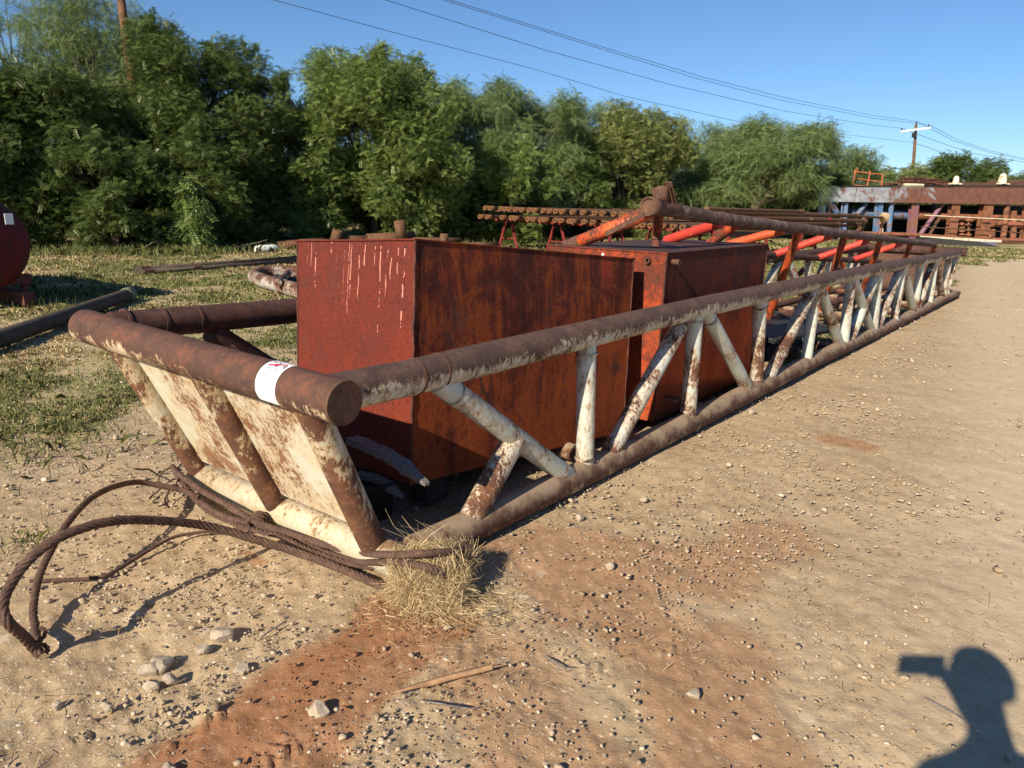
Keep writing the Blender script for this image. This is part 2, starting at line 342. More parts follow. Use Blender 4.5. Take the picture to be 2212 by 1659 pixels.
def build_ground():
    a_f = np.radians(np.arange(-62, 62.01, 0.29)); a_c = np.radians(np.arange(62+3, 360-62-1, 3.5)); ang = np.concatenate([a_f, a_c])
    rad = [0.01]
    while rad[-1] < 1600: rad.append(rad[-1]*(1.0085 if 1.4 < rad[-1] < 45 else 1.06 if rad[-1] > 0.5 else 1.4))
    rad = np.array(rad); A, R = np.meshgrid(ang, rad); X = R*np.sin(A); Y = R*np.cos(A)
    gm, red, gr, road = zones(X, Y)
    fine = np.exp(-R/14)
    Zh = (fbm(X, Y, 1.1, 4)-0.5)*0.035*np.clip(R/3, 0.6, 1)+((fbm(X, Y, 9, 4)-0.5)*0.026*(0.5+gr)+(fbm(X+4, Y, 34, 3)-0.5)*0.018*(0.5+0.6*gr))*fine
    # shallow tyre ruts along the drive
    dr = X*math.cos(0.74)-Y*math.sin(0.74)
    Zh += -0.012*np.exp(-((dr+0.1)/0.16)**2)*fine-0.012*np.exp(-((dr-1.2)/0.16)**2)*fine
    for (pa, pb, hw) in (((300, 1618), (480, 1520), 0.055), ((545, 1650), (640, 1590), 0.05), ((1240, 1440), (1480, 1385), 0.05), ((150, 1590), (330, 1480), 0.05)):
        A_, B_ = g2(*pa), g2(*pb); dx, dy = B_[0]-A_[0], B_[1]-A_[1]; L_ = math.hypot(dx, dy); dx /= L_; dy /= L_
        al = (X-A_[0])*dx+(Y-A_[1])*dy; ac = -(X-A_[0])*dy+(Y-A_[1])*dx; inside = (al > 0) & (al < L_) & (np.abs(ac) < hw)
        ph = (al+np.abs(ac)*0.8)/0.052; Zh = np.where(inside, Zh-0.006+0.012*smooth01(np.abs((ph % 1)-0.5), 0.18, 0.32)*(fbm(X, Y, 6, 2) > .42), Zh)
    Zh = np.where(R > 60, 0, Zh-0.012)
    n_a = len(ang); n_r = len(rad)
    V = np.stack([X.ravel(), Y.ravel(), Zh.ravel()], 1); i = np.arange(n_r-1)[:, None]*n_a; k = np.arange(n_a)[None, :]; k2 = (k+1) % n_a
    Fc = np.stack([i+k, i+k2, i+n_a+k2, i+n_a+k], -1).reshape(-1, 4)[:, ::-1]
    t = NT('ground soil'); ga, ra, ka, oa = t.attr('grassy'), t.attr('red'), t.attr('gravel'), t.attr('road')
    n1 = t.noise(1.3, 6, 0.6); n2 = t.noise(14, 7, 0.7); n3 = t.noise(90, 5, 0.75)
    soil = t.ramp(t.math('ADD', t.math('MULTIPLY', n1, 0.4), t.math('MULTIPLY', n2, 0.6)), [(0.33, (0.25, 0.170, 0.100)), (0.5, (0.40, 0.295, 0.180)), (0.68, (0.50, 0.385, 0.25))])
    sand = t.ramp(n2, [(0.3, (0.47, 0.365, 0.240)), (0.7, (0.57, 0.455, 0.305))])
    c = t.mix(t.math('MULTIPLY', oa, 0.85), soil, sand)
    redc = t.ramp(n2, [(0.3, (0.23, 0.105, 0.050)), (0.7, (0.38, 0.195, 0.100))])
    c = t.mix(t.math('MULTIPLY', t.math('MULTIPLY', ra, t.ss(t.math('ADD', t.math('MULTIPLY', n2, 0.6), t.math('MULTIPLY', ra, 0.50)), 0.30, 0.60)), 1.0), c, redc)
    def stones(sc, thr, seedshift):
        vv = t.map((1, 1, 0.3), loc=(seedshift, 0, 0)); d = t.vor(sc, vv); co = t.vor(sc, vv, out='Color')
        s_ = t.n.new('ShaderNodeSeparateColor'); t.link(co, s_.inputs[0])
        size = t.math('MULTIPLY', t.ss(s_.outputs[0], thr, 1.0), 0.42)
        m_ = t.ss(t.math('SUBTRACT', size, d), -0.02, 0.06)
        col_ = t.ramp(s_.outputs[1], [(0, (0.30, 0.23, 0.155)), (0.5, (0.52, 0.43, 0.31)), (1, (0.64, 0.55, 0.42))])
        return t.math('MULTIPLY', m_, t.math('ADD', t.math('MULTIPLY', ka, 1.0), 0.15), clamp=True), col_, t.math('MULTIPLY', t.math('MAXIMUM', t.math('SUBTRACT', size, d), 0.0), 2.0)
    m1, c1, h1 = stones(38, 0.45, 0.0); m2, c2, h2 = stones(95, 0.35, 3.0); m3, c3, h3 = stones(13, 0.82, 7.0)
    st = t.mix(m2, c, c2); st = t.mix(m1, st, c1); st = t.mix(t.math('MULTIPLY', m3, 0.6), st, c3)
    c = t.mix(t.math('MULTIPLY', ra, 0.45), st, c)
    dry = t.ramp(t.noise(22, 6, 0.8), [(0.3, (0.22, 0.175, 0.09)), (0.5, (0.40, 0.315, 0.175)), (0.7, (0.52, 0.42, 0.25))])
    grn = t.ramp(t.noise(30, 6, 0.8), [(0.3, (0.09, 0.105, 0.035)), (0.7, (0.24, 0.235, 0.09))])
    gcol = t.mix(t.ss(t.noise(0.55, 5, 0.65), 0.46, 0.62), dry, grn)
    gcol = t.mix(t.ss(n1, 0.58, 0.7), gcol, (0.33, 0.25, 0.16))
    c = t.mix(ga, c, gcol)
    hh = t.math('ADD', t.math('MULTIPLY', t.math('ADD', h1, t.math('MULTIPLY', h2, 0.4)), ka), t.math('MULTIPLY', n3, 0.35))
    b = t.bump(hh, 0.75, 0.010); b = t.bump(t.noise(28, 6, 0.7), 0.30, 0.02, b)
    m = t.fin(c, 0.95, b, 0.1)
    gm_, rd_, gr_, ro_ = gm.ravel(), red.ravel(), gr.ravel(), road.ravel()
    o = np_mesh('ground', V, Fc, m, True, {'grassy': gm_, 'red': rd_, 'gravel': gr_, 'road': ro_})
    tag(o, 'dry tan dirt and gravel yard with red soil stains and worn grass to the left', None, None, 'structure')
    return o
ground = build_ground()

# ---------------------------------------------------------------- the long pale truss frame lying on the ground
VN, VF, ZT, RC, RS = 2.127, 3.80, 0.905, 0.076, 0.056
def truss():
    root = empty('truss_frame', uv(1.85, 2.9), 'long white and rusty pipe truss frame lying on the dirt around two red tanks', 'truss frame')
    # near side: pixel pairs (top, bottom) measured on its upright plane
    prs = [((945, 822), (1228, 1052)), ((1268, 735), (1262, 1040)), ((1487, 672), (1308, 1022)), ((1503, 668), (1484, 925)), ((1522, 668), (1618, 852)), ((1643, 645), (1632, 855)), ((1762, 610), (1650, 850)),
           ((1764, 612), (1738, 805)), ((1768, 608), (1814, 765)), ((1839, 598), (1820, 758)), ((1897, 585), (1830, 757)), ((1842, 597), (1882, 731)), ((1898, 586), (1884, 730)), ((1947, 574), (1890, 727)), ((1950, 574), (1930, 705)),
           ((1952, 574), (1972, 684)), ((1989, 566), (1974, 684)), ((2018, 560), (1978, 682)), ((2020, 560), (2005, 670)), ((2023, 560), (2034, 655)), ((2051, 553), (2036, 655)), ((2066, 549), (2040, 652))]
    tops = [(760, 848), (880, 817), (1068, 770), (1265, 723), (1530, 660), (1800, 601), (2070, 546)]
    tp = [pv(x, y, VN) for x, y in tops]; e_ = pv(744, 871, VN-0.125); f_ = pv(186, 704, VF+0.09); k_ = 0.125/(VF+0.09-VN+0.125); e_ = e_.lerp(f_, k_); tp[0] = uv(e_.dot(U), VN, e_.z)
    zt = lambda u: np.interp(u, [p.dot(U) for p in tp], [p.z for p in tp])
    MB().tube(tp, RC, 24).build('top_chord', MT['chord'], root)
    ub0, ub1 = 1.97, 16.45
    bz = 0.083
    MB().tube([uv(ub0+(ub1-ub0)*i/12, VN, bz-0.012*math.sin(i)) for i in range(13)], 0.080, 24).build('bottom_chord', MT['bottom'], root)
    # collar weld on the first length
    for uu in (1.98, 2.12):
        c = uv(uu, VN, zt(uu)); MB().tube([c-U*0.006, c+U*0.006], RC+0.0025, 24).build('weld_ring', MT['rust'], root)
    nodes = []
    for i, (a, b) in enumerate(prs):
        A, B = pv(*a, VN), pv(*b, VN)
        A.z = min(A.z, zt(A.dot(U))-0.01); B.z = 0.09
        nodes.append((A, B))
        off = Vv*(0.0015*(i % 3))
        r = RS if i != 1 else 0.054
        MB().tube([A+off, B+off], r, 20).build('strut', MT['strut_worn' if i in (2, 6, 13, 17, 19, 20, 21) else 'strut'], root)
    dA, dB = nodes[0]; mid = dA.lerp(dB, 0.52); low = pv(1006, 1185, VN); low.z = 0.08
    MB().tube([mid, low], 0.062, 20).build('strut', MT['strut_worn'], root)
    # weld beads at the ends of the nearest struts
    for (P_, Q_) in ((dA, dB), nodes[1], nodes[2], nodes[3], nodes[4], nodes[5]):
        for p, q, rr in ((P_, Q_, RC), (Q_, P_, 0.08)):
            d = (q-p).normalized(); s_ = max(abs(d.z), 0.35); c = p+d*(rr*0.99/s_)
            MB().tube([c-d*0.006, c+d*0.010], [RS+0.006, RS+0.003], 20, False).build('weld_bead', MT['strut_worn'], root)
    # far side, the same pattern one width across
    fp = [pv(240, 706, VF), pv(440, 689, VF), pv(640, 671, VF)]
    ztf = fp[1].z
    MB().tube([fp[0], fp[1], fp[2], uv(9, VF, ztf-0.02), uv(16.1, VF, 0.90)], RC, 24).build('top_chord', MT['chord_dark'], root)
    MB().tube([uv(ub0, VF-0.14, 0.083), uv(3.5, VF, 0.083), uv(ub1, VF, 0.083)], 0.08, 20).build('bottom_chord', MT['bottom'], root)
    a, b = pv(455, 716, VF), pv(640, 830, VF)
    dd = (b-a).normalized(); MB().tube([a, a+dd*(0.84/abs(dd.z))], 0.062, 20).build('strut', MT['chord_dark'], root)
    for c in (pv(272, 700, VF), pv(425, 690, VF), pv(350, 696, VF)):
        MB().tube([c-U*0.008, c+U*0.008], RC+0.004, 24).build('weld_ring', MT['chord_dark'], root)
    for (A, B) in nodes[1:]:
        A2 = A+Vv*(VF-VN); B2 = B+Vv*(VF-VN); A2.z = ztf-0.03
        MB().tube([A2, B2], RS, 14).build('strut', MT['strut_worn'], root)
    # floor pipes
    for uu in (3.55, 5.05, 6.95, 8.55, 10.2, 11.4, 12.6, 13.8, 15.0, 16.3):
        MB().tube([uv(uu, VN, 0.085), uv(uu, VF, 0.085)], 0.055, 16).build('floor_pipe', MT['bottom'], root)
    # near end: leaning posts, plates and pipes
    P0, P1 = pv(744, 871, VN-0.125), pv(186, 704, VF+0.09)
    MB().tube([P1, P1.lerp(P0, .3), P1.lerp(P0, .6), P0], [0.084, 0.083, 0.083, 0.083], 32).build('end_pipe', MT['endpipe'], root)
    ax = (P0-P1).normalized()
    MB().tube([P0-ax*0.008, P0+ax*0.004], [0.086, 0.083], 32).build('end_cap', MT['rust'], root)
    Q0, Q1 = G(880, 1222, 0.08), G(430, 1022, 0.08)
    MB().pipe(Q0+(Q0-Q1).normalized()*0.05, Q1, 0.076, 0.012, 28, deep=0.3).build('end_sill', MT['kerbpipe'], root)
    qa = (Q0-Q1).normalized()
    pst = []
    for (t_, b_) in (((655, 872), (815, 1200)), ((425, 812), (607, 1118)), ((243, 748), (440, 1042))):
        # top lies on the end pipe axis, bottom on the sill axis
        best = lambda px, A, B: min((A.lerp(B, k/400) for k in range(401)), key=lambda p: abs(proj(p)[0]-px))
        T_, B_ = best(t_[0], P1, P0), best(b_[0], Q1, Q0)
        pst.append((T_, B_))
        MB().tube([T_, B_], 0.061, 24).build('end_post', MT['post'], root)
    for i in range(2):
        (T0, B0), (T1, B1) = pst[i], pst[i+1]
        e = (T1-T0).normalized()*0.03; dn = (B0-T0).normalized()*0.05
        n = (T1-T0).cross(B0-T0).normalized()
        if n.dot(U) < 0: n = -n
        MB().slab([T0+e+dn+n*0.012, T1-e+dn+n*0.012, B1-e-dn*2.3+n*0.012, B0+e-dn*2.3+n*0.012], n, 0.008).build('end_plate', MT['panel'], root)
    # far end: overhanging cross pipe, tall plate, foot
    R0, R1 = pv(2088, 545, VN-0.12), uv(16.0, VF+0.2, 0.92)
    R1 = R0+Vv*2.1
    MB().pipe(R0, R1, 0.085, 0.01, 20, deep=0.2).build('end_pipe', MT['chord_dark'], root)
    q = [R0+Vv*0.25-Z*0.02, R1-Z*0.02, R1-Z*0.82+U*0.15, R0+Vv*0.25-Z*0.82+U*0.15]
    MB().slab(q, U, 0.01).build('end_plate', MT['farend'], root)
    MB().box(uv(16.62, VN, 0.07), U, Vv, Z, 0.28, 0.14, 0.13, 0.01).build('end_foot', MT['bottom'], root)
    return P0, P1, ax
def proj(p):
    d = p-O; f = d.dot(_F); a = d.dot(_r)/f; b = d.dot(_u)/f
    return CX+F*a, CY-F*b
MT['chord_dark'] = peel('dark chord paint', (0.50, 0.52, 0.47), 0.62, 0.10, dark=(0.045, 0.022, 0.018), mid=(0.07, 0.033, 0.026), light=(0.12, 0.06, 0.045))
P0, P1, PAX = truss()
# ---------------------------------------------------------------- paper lot tag wrapped on the end pipe
def lot_tag():
    t = NT('paper'); paper = t.fin(t.mix(t.ss(t.noise(30, 4), .3, .7), (0.82, 0.84, 0.86), (0.88, 0.89, 0.9)), 0.5, None, 0.4)
    ink = {k: plain(k+' ink', c, 0.5, 0.0) for k, c in (('black', (0.015, 0.015, 0.02)), ('red', (0.6, 0.02, 0.05)), ('blue', (0.02, 0.03, 0.15)))}
    R = 0.0838; up = Z-PAX*Z.dot(PAX); up.normalize(); out = PAX.cross(up); 
    if out.dot(-U) < 0: out = -out
    ca = min((P1.lerp(P0, k/400) for k in range(401)), key=lambda p: abs(proj(p)[0]-612))
    W_, A0, A1 = 0.118, math.radians(118), math.radians(-42)
    H_ = (A0-A1)*R
    def pt(x, y, h=0.0):        # x along the pipe (-.5..+.5 of W), y down from the top edge in metres
        a = A0-y/R; d = out*math.cos(a)+up*math.sin(a)
        return ca+PAX*x+d*(R+h)
    mb = MB(); n, m = 4, 28; vs = [pt(-W_/2+W_*i/n, H_*j/m, 0.0008) for j in range(m+1) for i in range(n+1)]
    mb.add(vs, [(j*(n+1)+i, j*(n+1)+i+1, (j+1)*(n+1)+i+1, (j+1)*(n+1)+i) for j in range(m) for i in range(n)])
    sheet = mb.build('lot_tag', paper); tag(sheet, 'white paper auction lot tag wrapped round the brown end pipe', 'lot tag')
    def text(body, size, x, y, ik, name):
        cu = bpy.data.curves.new('text', 'FONT'); cu.body = body; cu.size = size; cu.align_x = 'CENTER'
        ob = bpy.data.objects.new('text', cu); COL.objects.link(ob); bpy.context.view_layer.update()
        me = ob.evaluated_get(bpy.context.evaluated_depsgraph_get()).to_mesh()
        V = [pt(x+v.co.x, y-v.co.y, 0.0016) for v in me.vertices]; Fs = [tuple(p.vertices) for p in me.polygons]
        mb = MB(); mb.add(V, Fs, False); bpy.data.objects.remove(ob); bpy.data.curves.remove(cu)
        mb.build(name, ink[ik], sheet)
    def stroke(pts, wd, ik, name):
        mb = MB()
        for (a, b) in zip(pts[:-1], pts[1:]):
            dx, dy = b[0]-a[0], b[1]-a[1]; L = math.hypot(dx, dy) or 1; nx, ny = -dy/L*wd/2, dx/L*wd/2
            mb.add([pt(a[0]+nx, a[1]+ny, .002), pt(b[0]+nx, b[1]+ny, .002), pt(b[0]-nx, b[1]-ny, .002), pt(a[0]-nx, a[1]-ny, .002)], [(0, 1, 2, 3)], False)
        mb.build(name, ink[ik], sheet)
    y0 = 0.050
    stroke([(-0.040, y0+.024), (0.0, y0+.012), (0.02, y0+.002), (.034, y0-.004)], .011, 'red', 'logo_band')
    stroke([(-0.005, y0+.026), (0.008, y0+.013)], .008, 'blue', 'logo_stripe')
    stroke([(0.012, y0+.004), (0.020, y0+.001)], .006, 'blue', 'logo_stripe')
    for pts in ([(-.040, y0-.012), (-.049, y0-.010), (-.048, y0-.004), (-.041, y0), (-.046, y0+.008), (-.052, y0+.008)],
                [(-.030, y0-.010), (-.037, y0-.008), (-.036, y0-.001), (-.028, y0-.004), (-.028, y0-.012), (-.031, y0+.008)], [(-.024, y0-.011), (-.010, y0-.011), (-.018, y0+.008)],
                [(-.008, y0-.010), (0, y0-.010), (-.004, y0-.002), (.002, y0+.002), (-.006, y0+.006)], [(-.052, y0+.024), (-.035, y0+.020), (-.014, y0+.010), (.004, y0+.004)]):
        stroke(pts, .0022, 'black', 'handwriting')
    for pts in ([(.028, y0), (.046, y0+.003), (.036, y0+.016)], [(.030, y0+.010), (.052, y0+.006)], [(.034, y0+.024), (.028, y0+.018), (.034, y0+.012), (.044, y0+.014), (.050, y0+.022), (.043, y0+.025), (.042, y0+.018), (.052, y0+.010)]):
        stroke(pts, .0022, 'black', 'handwriting')
    text('AUCTIONS', .0125, 0.0, y0+.042, 'black', 'printed_line')
    text('www.auctions.com', .0085, 0.0, y0+.054, 'blue', 'printed_line')
    text('Lot #:', .0165, -.022, y0+.074, 'red', 'printed_line')
lot_tag()
# ---------------------------------------------------------------- the two tanks
def tankmat(name, side, front, drips=None, topc=(0.055, 0.035, 0.033)):
    t = NT(name); v = t.map((3.4, 3.4, 0.7)); v2 = t.map((22, 22, 2.4)); x = t.xyz()
    a = t.noise(1.0, 7, 0.68, vec=v, dist=0.4); b = t.noise(1.0, 6, 0.7, vec=v2); c = t.noise(60, 5, 0.75); e = t.noise(3.6, 9, 0.78, dist=1.6)
    f = t.math('ADD', t.math('ADD', t.math('MULTIPLY', a, 0.42), t.math('MULTIPLY', b, 0.22)), t.math('MULTIPLY', e, 0.36))
    zz = t.math('MULTIPLY', t.math('SUBTRACT', x[2], 0.8), side.get('zgrad', 0.0)); fs = t.math('SUBTRACT', f, zz)
    cs = t.ramp(fs, side['ramp'])
    red = t.ss(t.noise(1.0, 5, 0.6, vec=t.map((5, 5, 0.55), loc=(4, 2, 1))), 0.60, 0.68)
    cs = t.mix(t.math('MULTIPLY', red, side.get('red', 0.6)), cs, (0.26, 0.026, 0.026))
    g = t.math('ADD', t.math('MULTIPLY', t.noise(2.4, 7, 0.7), 0.6), t.math('MULTIPLY', t.noise(14, 5, 0.75), 0.4))
    cf = t.ramp(t.math('SUBTRACT', g, t.math('MULTIPLY', t.math('SUBTRACT', x[2], 0.8), side.get('fgrad', 0.02))), front)
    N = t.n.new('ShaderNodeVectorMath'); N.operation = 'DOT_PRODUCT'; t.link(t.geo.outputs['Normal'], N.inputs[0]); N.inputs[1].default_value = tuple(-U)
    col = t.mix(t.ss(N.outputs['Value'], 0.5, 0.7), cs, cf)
    nz = t.n.new('ShaderNodeSeparateXYZ'); t.link(t.geo.outputs['Normal'], nz.inputs[0])
    col = t.mix(t.ss(nz.outputs[2], 0.5, 0.8), col, t.mix(t.ss(e, .4, .6), topc, tuple(k*1.5 for k in topc)))
    gb = t.ss(t.noise(2.9, 6, 0.7, vec=t.map((1, 1, 0.8), loc=(9, 1, 4))), 0.56, 0.66)
    col = t.mix(t.math('MULTIPLY', gb, 0.55), col, (0.065, 0.034, 0.032))
    col = t.mix(t.math('MULTIPLY', t.ss(c, 0.50, 0.62), 0.55), col, (0.04, 0.016, 0.012))
    col = t.mix(t.math('MULTIPLY', t.ss(t.noise(95, 4, 0.8, vec=t.map((1, 1, .5), loc=(3, 3, 3))), 0.56, 0.68), 0.35), col, (0.34, 0.085, 0.045))
    pk = t.ss(t.noise(6, 8, 0.8, dist=1.0, vec=t.map((1, 1, .35), loc=(2, 7, 1))), 0.615, 0.635); col = t.mix(t.math('MULTIPLY', pk, 0.85), col, (0.045, 0.022, 0.018))
    if drips:      # pale paint runs hanging from the top edge
        hx = t.n.new('ShaderNodeVectorMath'); hx.operation = 'DOT_PRODUCT'; t.link(t.pos, hx.inputs[0]); hx.inputs[1].default_value = tuple(Vv)
        wob = t.math('MULTIPLY', t.math('SUBTRACT', t.noise(9, 3), 0.5), 0.03)
        w1 = t.n.new('ShaderNodeTexNoise'); w1.noise_dimensions = '1D'; w1.inputs['Scale'].default_value = 62; w1.inputs['Detail'].default_value = 1.5
        t.link(t.math('ADD', hx.outputs['Value'], wob), w1.inputs['W'])
        w2 = t.n.new('ShaderNodeTexNoise'); w2.noise_dimensions = '1D'; w2.inputs['Scale'].default_value = 7; w2.inputs['Detail'].default_value = 2; t.link(hx.outputs['Value'], w2.inputs['W'])
        ln = t.ss(t.math('ADD', w1.outputs['Fac'], t.math('MULTIPLY', t.math('SUBTRACT', t.noise(20, 3), 0.5), 0.12)), 0.655, 0.70)
        depth = t.math('SUBTRACT', drips, x[2])
        lim = t.math('MULTIPLY', t.math('SUBTRACT', w2.outputs['Fac'], 0.36), 1.5)
        dm = t.math('MULTIPLY', t.math('MULTIPLY', ln, t.math('LESS_THAN', depth, lim)), t.math('GREATER_THAN', t.noise(14, 4, 0.6), 0.46))
        dm = t.math('MULTIPLY', dm, t.math('MULTIPLY', t.math('GREATER_THAN', depth, 0.035), t.ss(N.outputs['Value'], 0.5, 0.7)))
        col = t.mix(dm, col, (0.62, 0.26, 0.20))
    nb = t.bump(t.math('ADD', f, t.math('MULTIPLY', c, 0.25)), 0.55, 0.012); nb = t.bump(t.noise(1.7, 2, 0.5), 0.5, 0.05, nb)
    return t.fin(col, t.math('ADD', t.math('MULTIPLY', c, 0.3), 0.62), nb, 0.12)
DB, MBR, OR = (0.045, 0.014, 0.011), (0.105, 0.023, 0.014), (0.24, 0.052, 0.014)
mt1 = tankmat('weathered tank paint', {'ramp': [(0.41, DB), (0.47, MBR), (0.505, (0.20, 0.045, 0.014)), (0.57, OR)], 'red': 0.85, 'zgrad': 0.06},
              [(0.33, (0.085, 0.028, 0.022)), (0.42, (0.115, 0.027, 0.019)), (0.54, (0.145, 0.027, 0.017)), (0.65, (0.18, 0.033, 0.016)), (0.72, (0.40, 0.07, 0.03))], drips=1.41)
mt2 = tankmat('orange tank paint', {'ramp': [(0.36, (0.050, 0.016, 0.011)), (0.47, (0.10, 0.022, 0.012)), (0.54, (0.24, 0.040, 0.010)), (0.72, (0.32, 0.060, 0.014))], 'zgrad': 0.17, 'red': 0.15, 'fgrad': 0.10},
              [(0.35, (0.075, 0.032, 0.024)), (0.47, (0.15, 0.036, 0.020)), (0.53, (0.33, 0.055, 0.020)), (0.7, (0.42, 0.085, 0.022))])
def tank(name, label, pose, mat, mb_extra=None):
    u0, v0, z0, rz, ry, rx, L, W, H = pose; a = AZ+rz
    uu = Vector((math.sin(a), math.cos(a), 0)); vv = Vector((-math.cos(a), math.sin(a), 0))
    u2 = uu*math.cos(ry)-Z*math.sin(ry); z2 = uu*math.sin(ry)+Z*math.cos(ry)
    v3 = vv*math.cos(rx)+z2*math.sin(rx); z3 = -vv*math.sin(rx)+z2*math.cos(rx)
    o = uv(u0, v0, z0); root = empty(name, o, label, 'tank')
    at = lambda x, y, z: o+u2*x+v3*y+z3*z
    MB().box(at(L/2, W/2, H/2), u2, v3, z3, L, W, H, 0.006).build('tank_body', mat, root)
    # raised lip plate on top and weld seams down the corners
    MB().box(at(L/2, W/2, H+0.003), u2, v3, z3, L+0.016, W+0.016, 0.008).build('top_plate', mat, root)
    for (x, y) in ((0, 0), (L, 0), (0, W)):
        n = 26; pts = [at(x, y, H*k/n)+Vector((rng.normal(0, .0012), rng.normal(0, .0012), 0)) for k in range(n+1)]
        MB().tube(pts, [0.006+0.002*random.random() for _ in pts], 8).build('weld_seam', MT['darkseam'], root)
    return root, at, u2, v3, z3
MT['darkseam'] = rusty('weld seam', (0.04, 0.02, 0.018), (0.08, 0.03, 0.022), (0.16, 0.05, 0.03))
r1, at1, a1, b1, c1 = tank('square_tank', 'brown red steel box tank with pale paint runs, tilted inside the truss, nearer of two', (2.251, 2.45, 0.227, 0.037, 0.085, -0.06, 1.95, 0.996, 1.197), mt1)
r2, at2, a2, b2, c2 = tank('square_tank', 'orange and brown steel box tank with a vent stub, standing behind the tilted one', (4.487, 2.30, 0.083, -0.031, 0, 0, 2.077, 0.983, 1.209), mt2)
VENT = []
def fittings():
    s0 = G(1415, 527, 1.30); base = at2(0.12, 0.17, 1.212)
    best = min((at2(x*.02, y*.02, 1.212) for x in range(1, 40) for y in range(1, 30)), key=lambda p: (proj(p)[0]-1417)**2+(proj(p)[1]-533)**2)
    VENT.append(best+Z*0.10)
    MB().tube([best, best+Z*0.055], 0.034, 20).build('vent_stub', MT['darkred2'], r2)
    MB().tube([best+Z*0.055, best+Z*0.058, best+Z*0.078, best+Z*0.081, best+Z*0.084, best+Z*0.102], [0.036, 0.042, 0.042, 0.039, 0.042, 0.041], 20).build('vent_collar', MT['rust'], r2)
    p = at2(0, 0.13, 1.155); MB().pipe(p, p-a2*0.03, 0.020, 0.006, 16, deep=0.03).build('nipple', MT['rust'], r2)
    p = at2(0.09, 0, 1.15); MB().pipe(p, p-b2*0.06, 0.020, 0.006, 16, deep=0.06).build('nipple', MT['rust'], r2)
    p = at2(2.077, 0.03, 1.11); MB().pipe(p, p+a2*0.05, 0.022, 0.006, 16, deep=0.05).build('nipple', MT['rust'], r2)
    p = at2(0.16, 0, 0.16); MB().tube([p, p-b2*0.05, p-b2*0.055, p-b2*0.10], [0.014, 0.014, 0.022, 0.022], 14).build('drain_coupling', MT['chord'], r2)
    p = at2(0.2, 0.80, 1.212); MB().tube([p, p+Z*0.03], 0.055, 24).build('filler_neck', MT['darkred2'], r2)
    for (y, h, w_) in ((0.5, 1.15, .022), (0.42, 1.125, .013)):
        p = at2(-0.002, y, h); MB().slab([p-b2*w_/2, p+b2*w_/2, p+b2*w_/2.4+Z*0.03, p-b2*w_/3+Z*0.035], -a2, 0.003).build('paint_splash', MT['white'], r2)
MT['darkred2'] = rusty('dull red stub', (0.07, 0.03, 0.025), (0.12, 0.045, 0.035), (0.2, 0.06, 0.04))
fittings()
# things wedged under the tilted tank
def plank(p0, p1, wd, th, label, seed):
    rr = random.Random(seed); t = (p1-p0).normalized(); sd = t.cross(Z).normalized(); up = sd.cross(t); n = 16; mb = MB(); vs = []
    L = (p1-p0).length
    for i in range(n+1):
        k = i/n; w_ = wd*(0.35+0.65*min(1, (1-k)*3.5))*(0.9+0.2*rr.random()); h_ = th*(0.9+0.25*rr.random())*(0.4+0.6*min(1, (1-k)*4))
        c = p0+t*L*k+sd*(rr.random()-.5)*0.01+up*0.03*math.sin(k*3)
        vs += [c-sd*w_/2-up*h_/2, c+sd*w_/2-up*h_/2, c+sd*w_/2+up*h_/2, c-sd*w_/2+up*h_/2]
    fs = [(0, 1, 2, 3), (4*n+3, 4*n+2, 4*n+1, 4*n)]
    for i in range(n):
        for j in range(4): fs.append((4*i+j, 4*i+(j+1) % 4, 4*i+4+(j+1) % 4, 4*i+4+j))
    mb.add(vs, fs, False); o = mb.build('weathered_plank', MT['plank'])
    return tag(o, label, 'plank')
plank(pu(760, 950, 2.15), pu(922, 1048, 2.12), 0.075, 0.032, 'grey splintered plank poking out beneath the tilted tank', 1)
plank(G(770, 1025, 0.2), G(870, 1075, 0.16), 0.06, 0.025, 'grey broken plank lying inside the dark drum under the tank', 2)
b_ = G(812, 1110, 0.0)
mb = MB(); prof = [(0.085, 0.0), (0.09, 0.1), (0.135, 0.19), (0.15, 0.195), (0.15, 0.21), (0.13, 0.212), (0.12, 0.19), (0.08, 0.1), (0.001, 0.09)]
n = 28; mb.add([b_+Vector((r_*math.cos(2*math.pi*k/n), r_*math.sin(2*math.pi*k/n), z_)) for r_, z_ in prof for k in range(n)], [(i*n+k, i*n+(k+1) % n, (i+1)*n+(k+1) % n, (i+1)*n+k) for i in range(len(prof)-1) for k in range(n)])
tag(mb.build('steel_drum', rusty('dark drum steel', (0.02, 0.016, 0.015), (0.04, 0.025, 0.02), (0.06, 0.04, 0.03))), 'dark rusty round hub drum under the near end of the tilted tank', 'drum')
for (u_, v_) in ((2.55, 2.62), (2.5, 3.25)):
    tag(MB().box(uv(u_, v_, 0.10), U, Vv, Z, 0.16, 0.12, 0.19, 0.01).build('timber_block', MT['darkwood']), ('grey timber block propping the tilted tank, roadside corner' if v_ < 3 else 'grey timber block propping the tilted tank, grass side corner'), 'block')
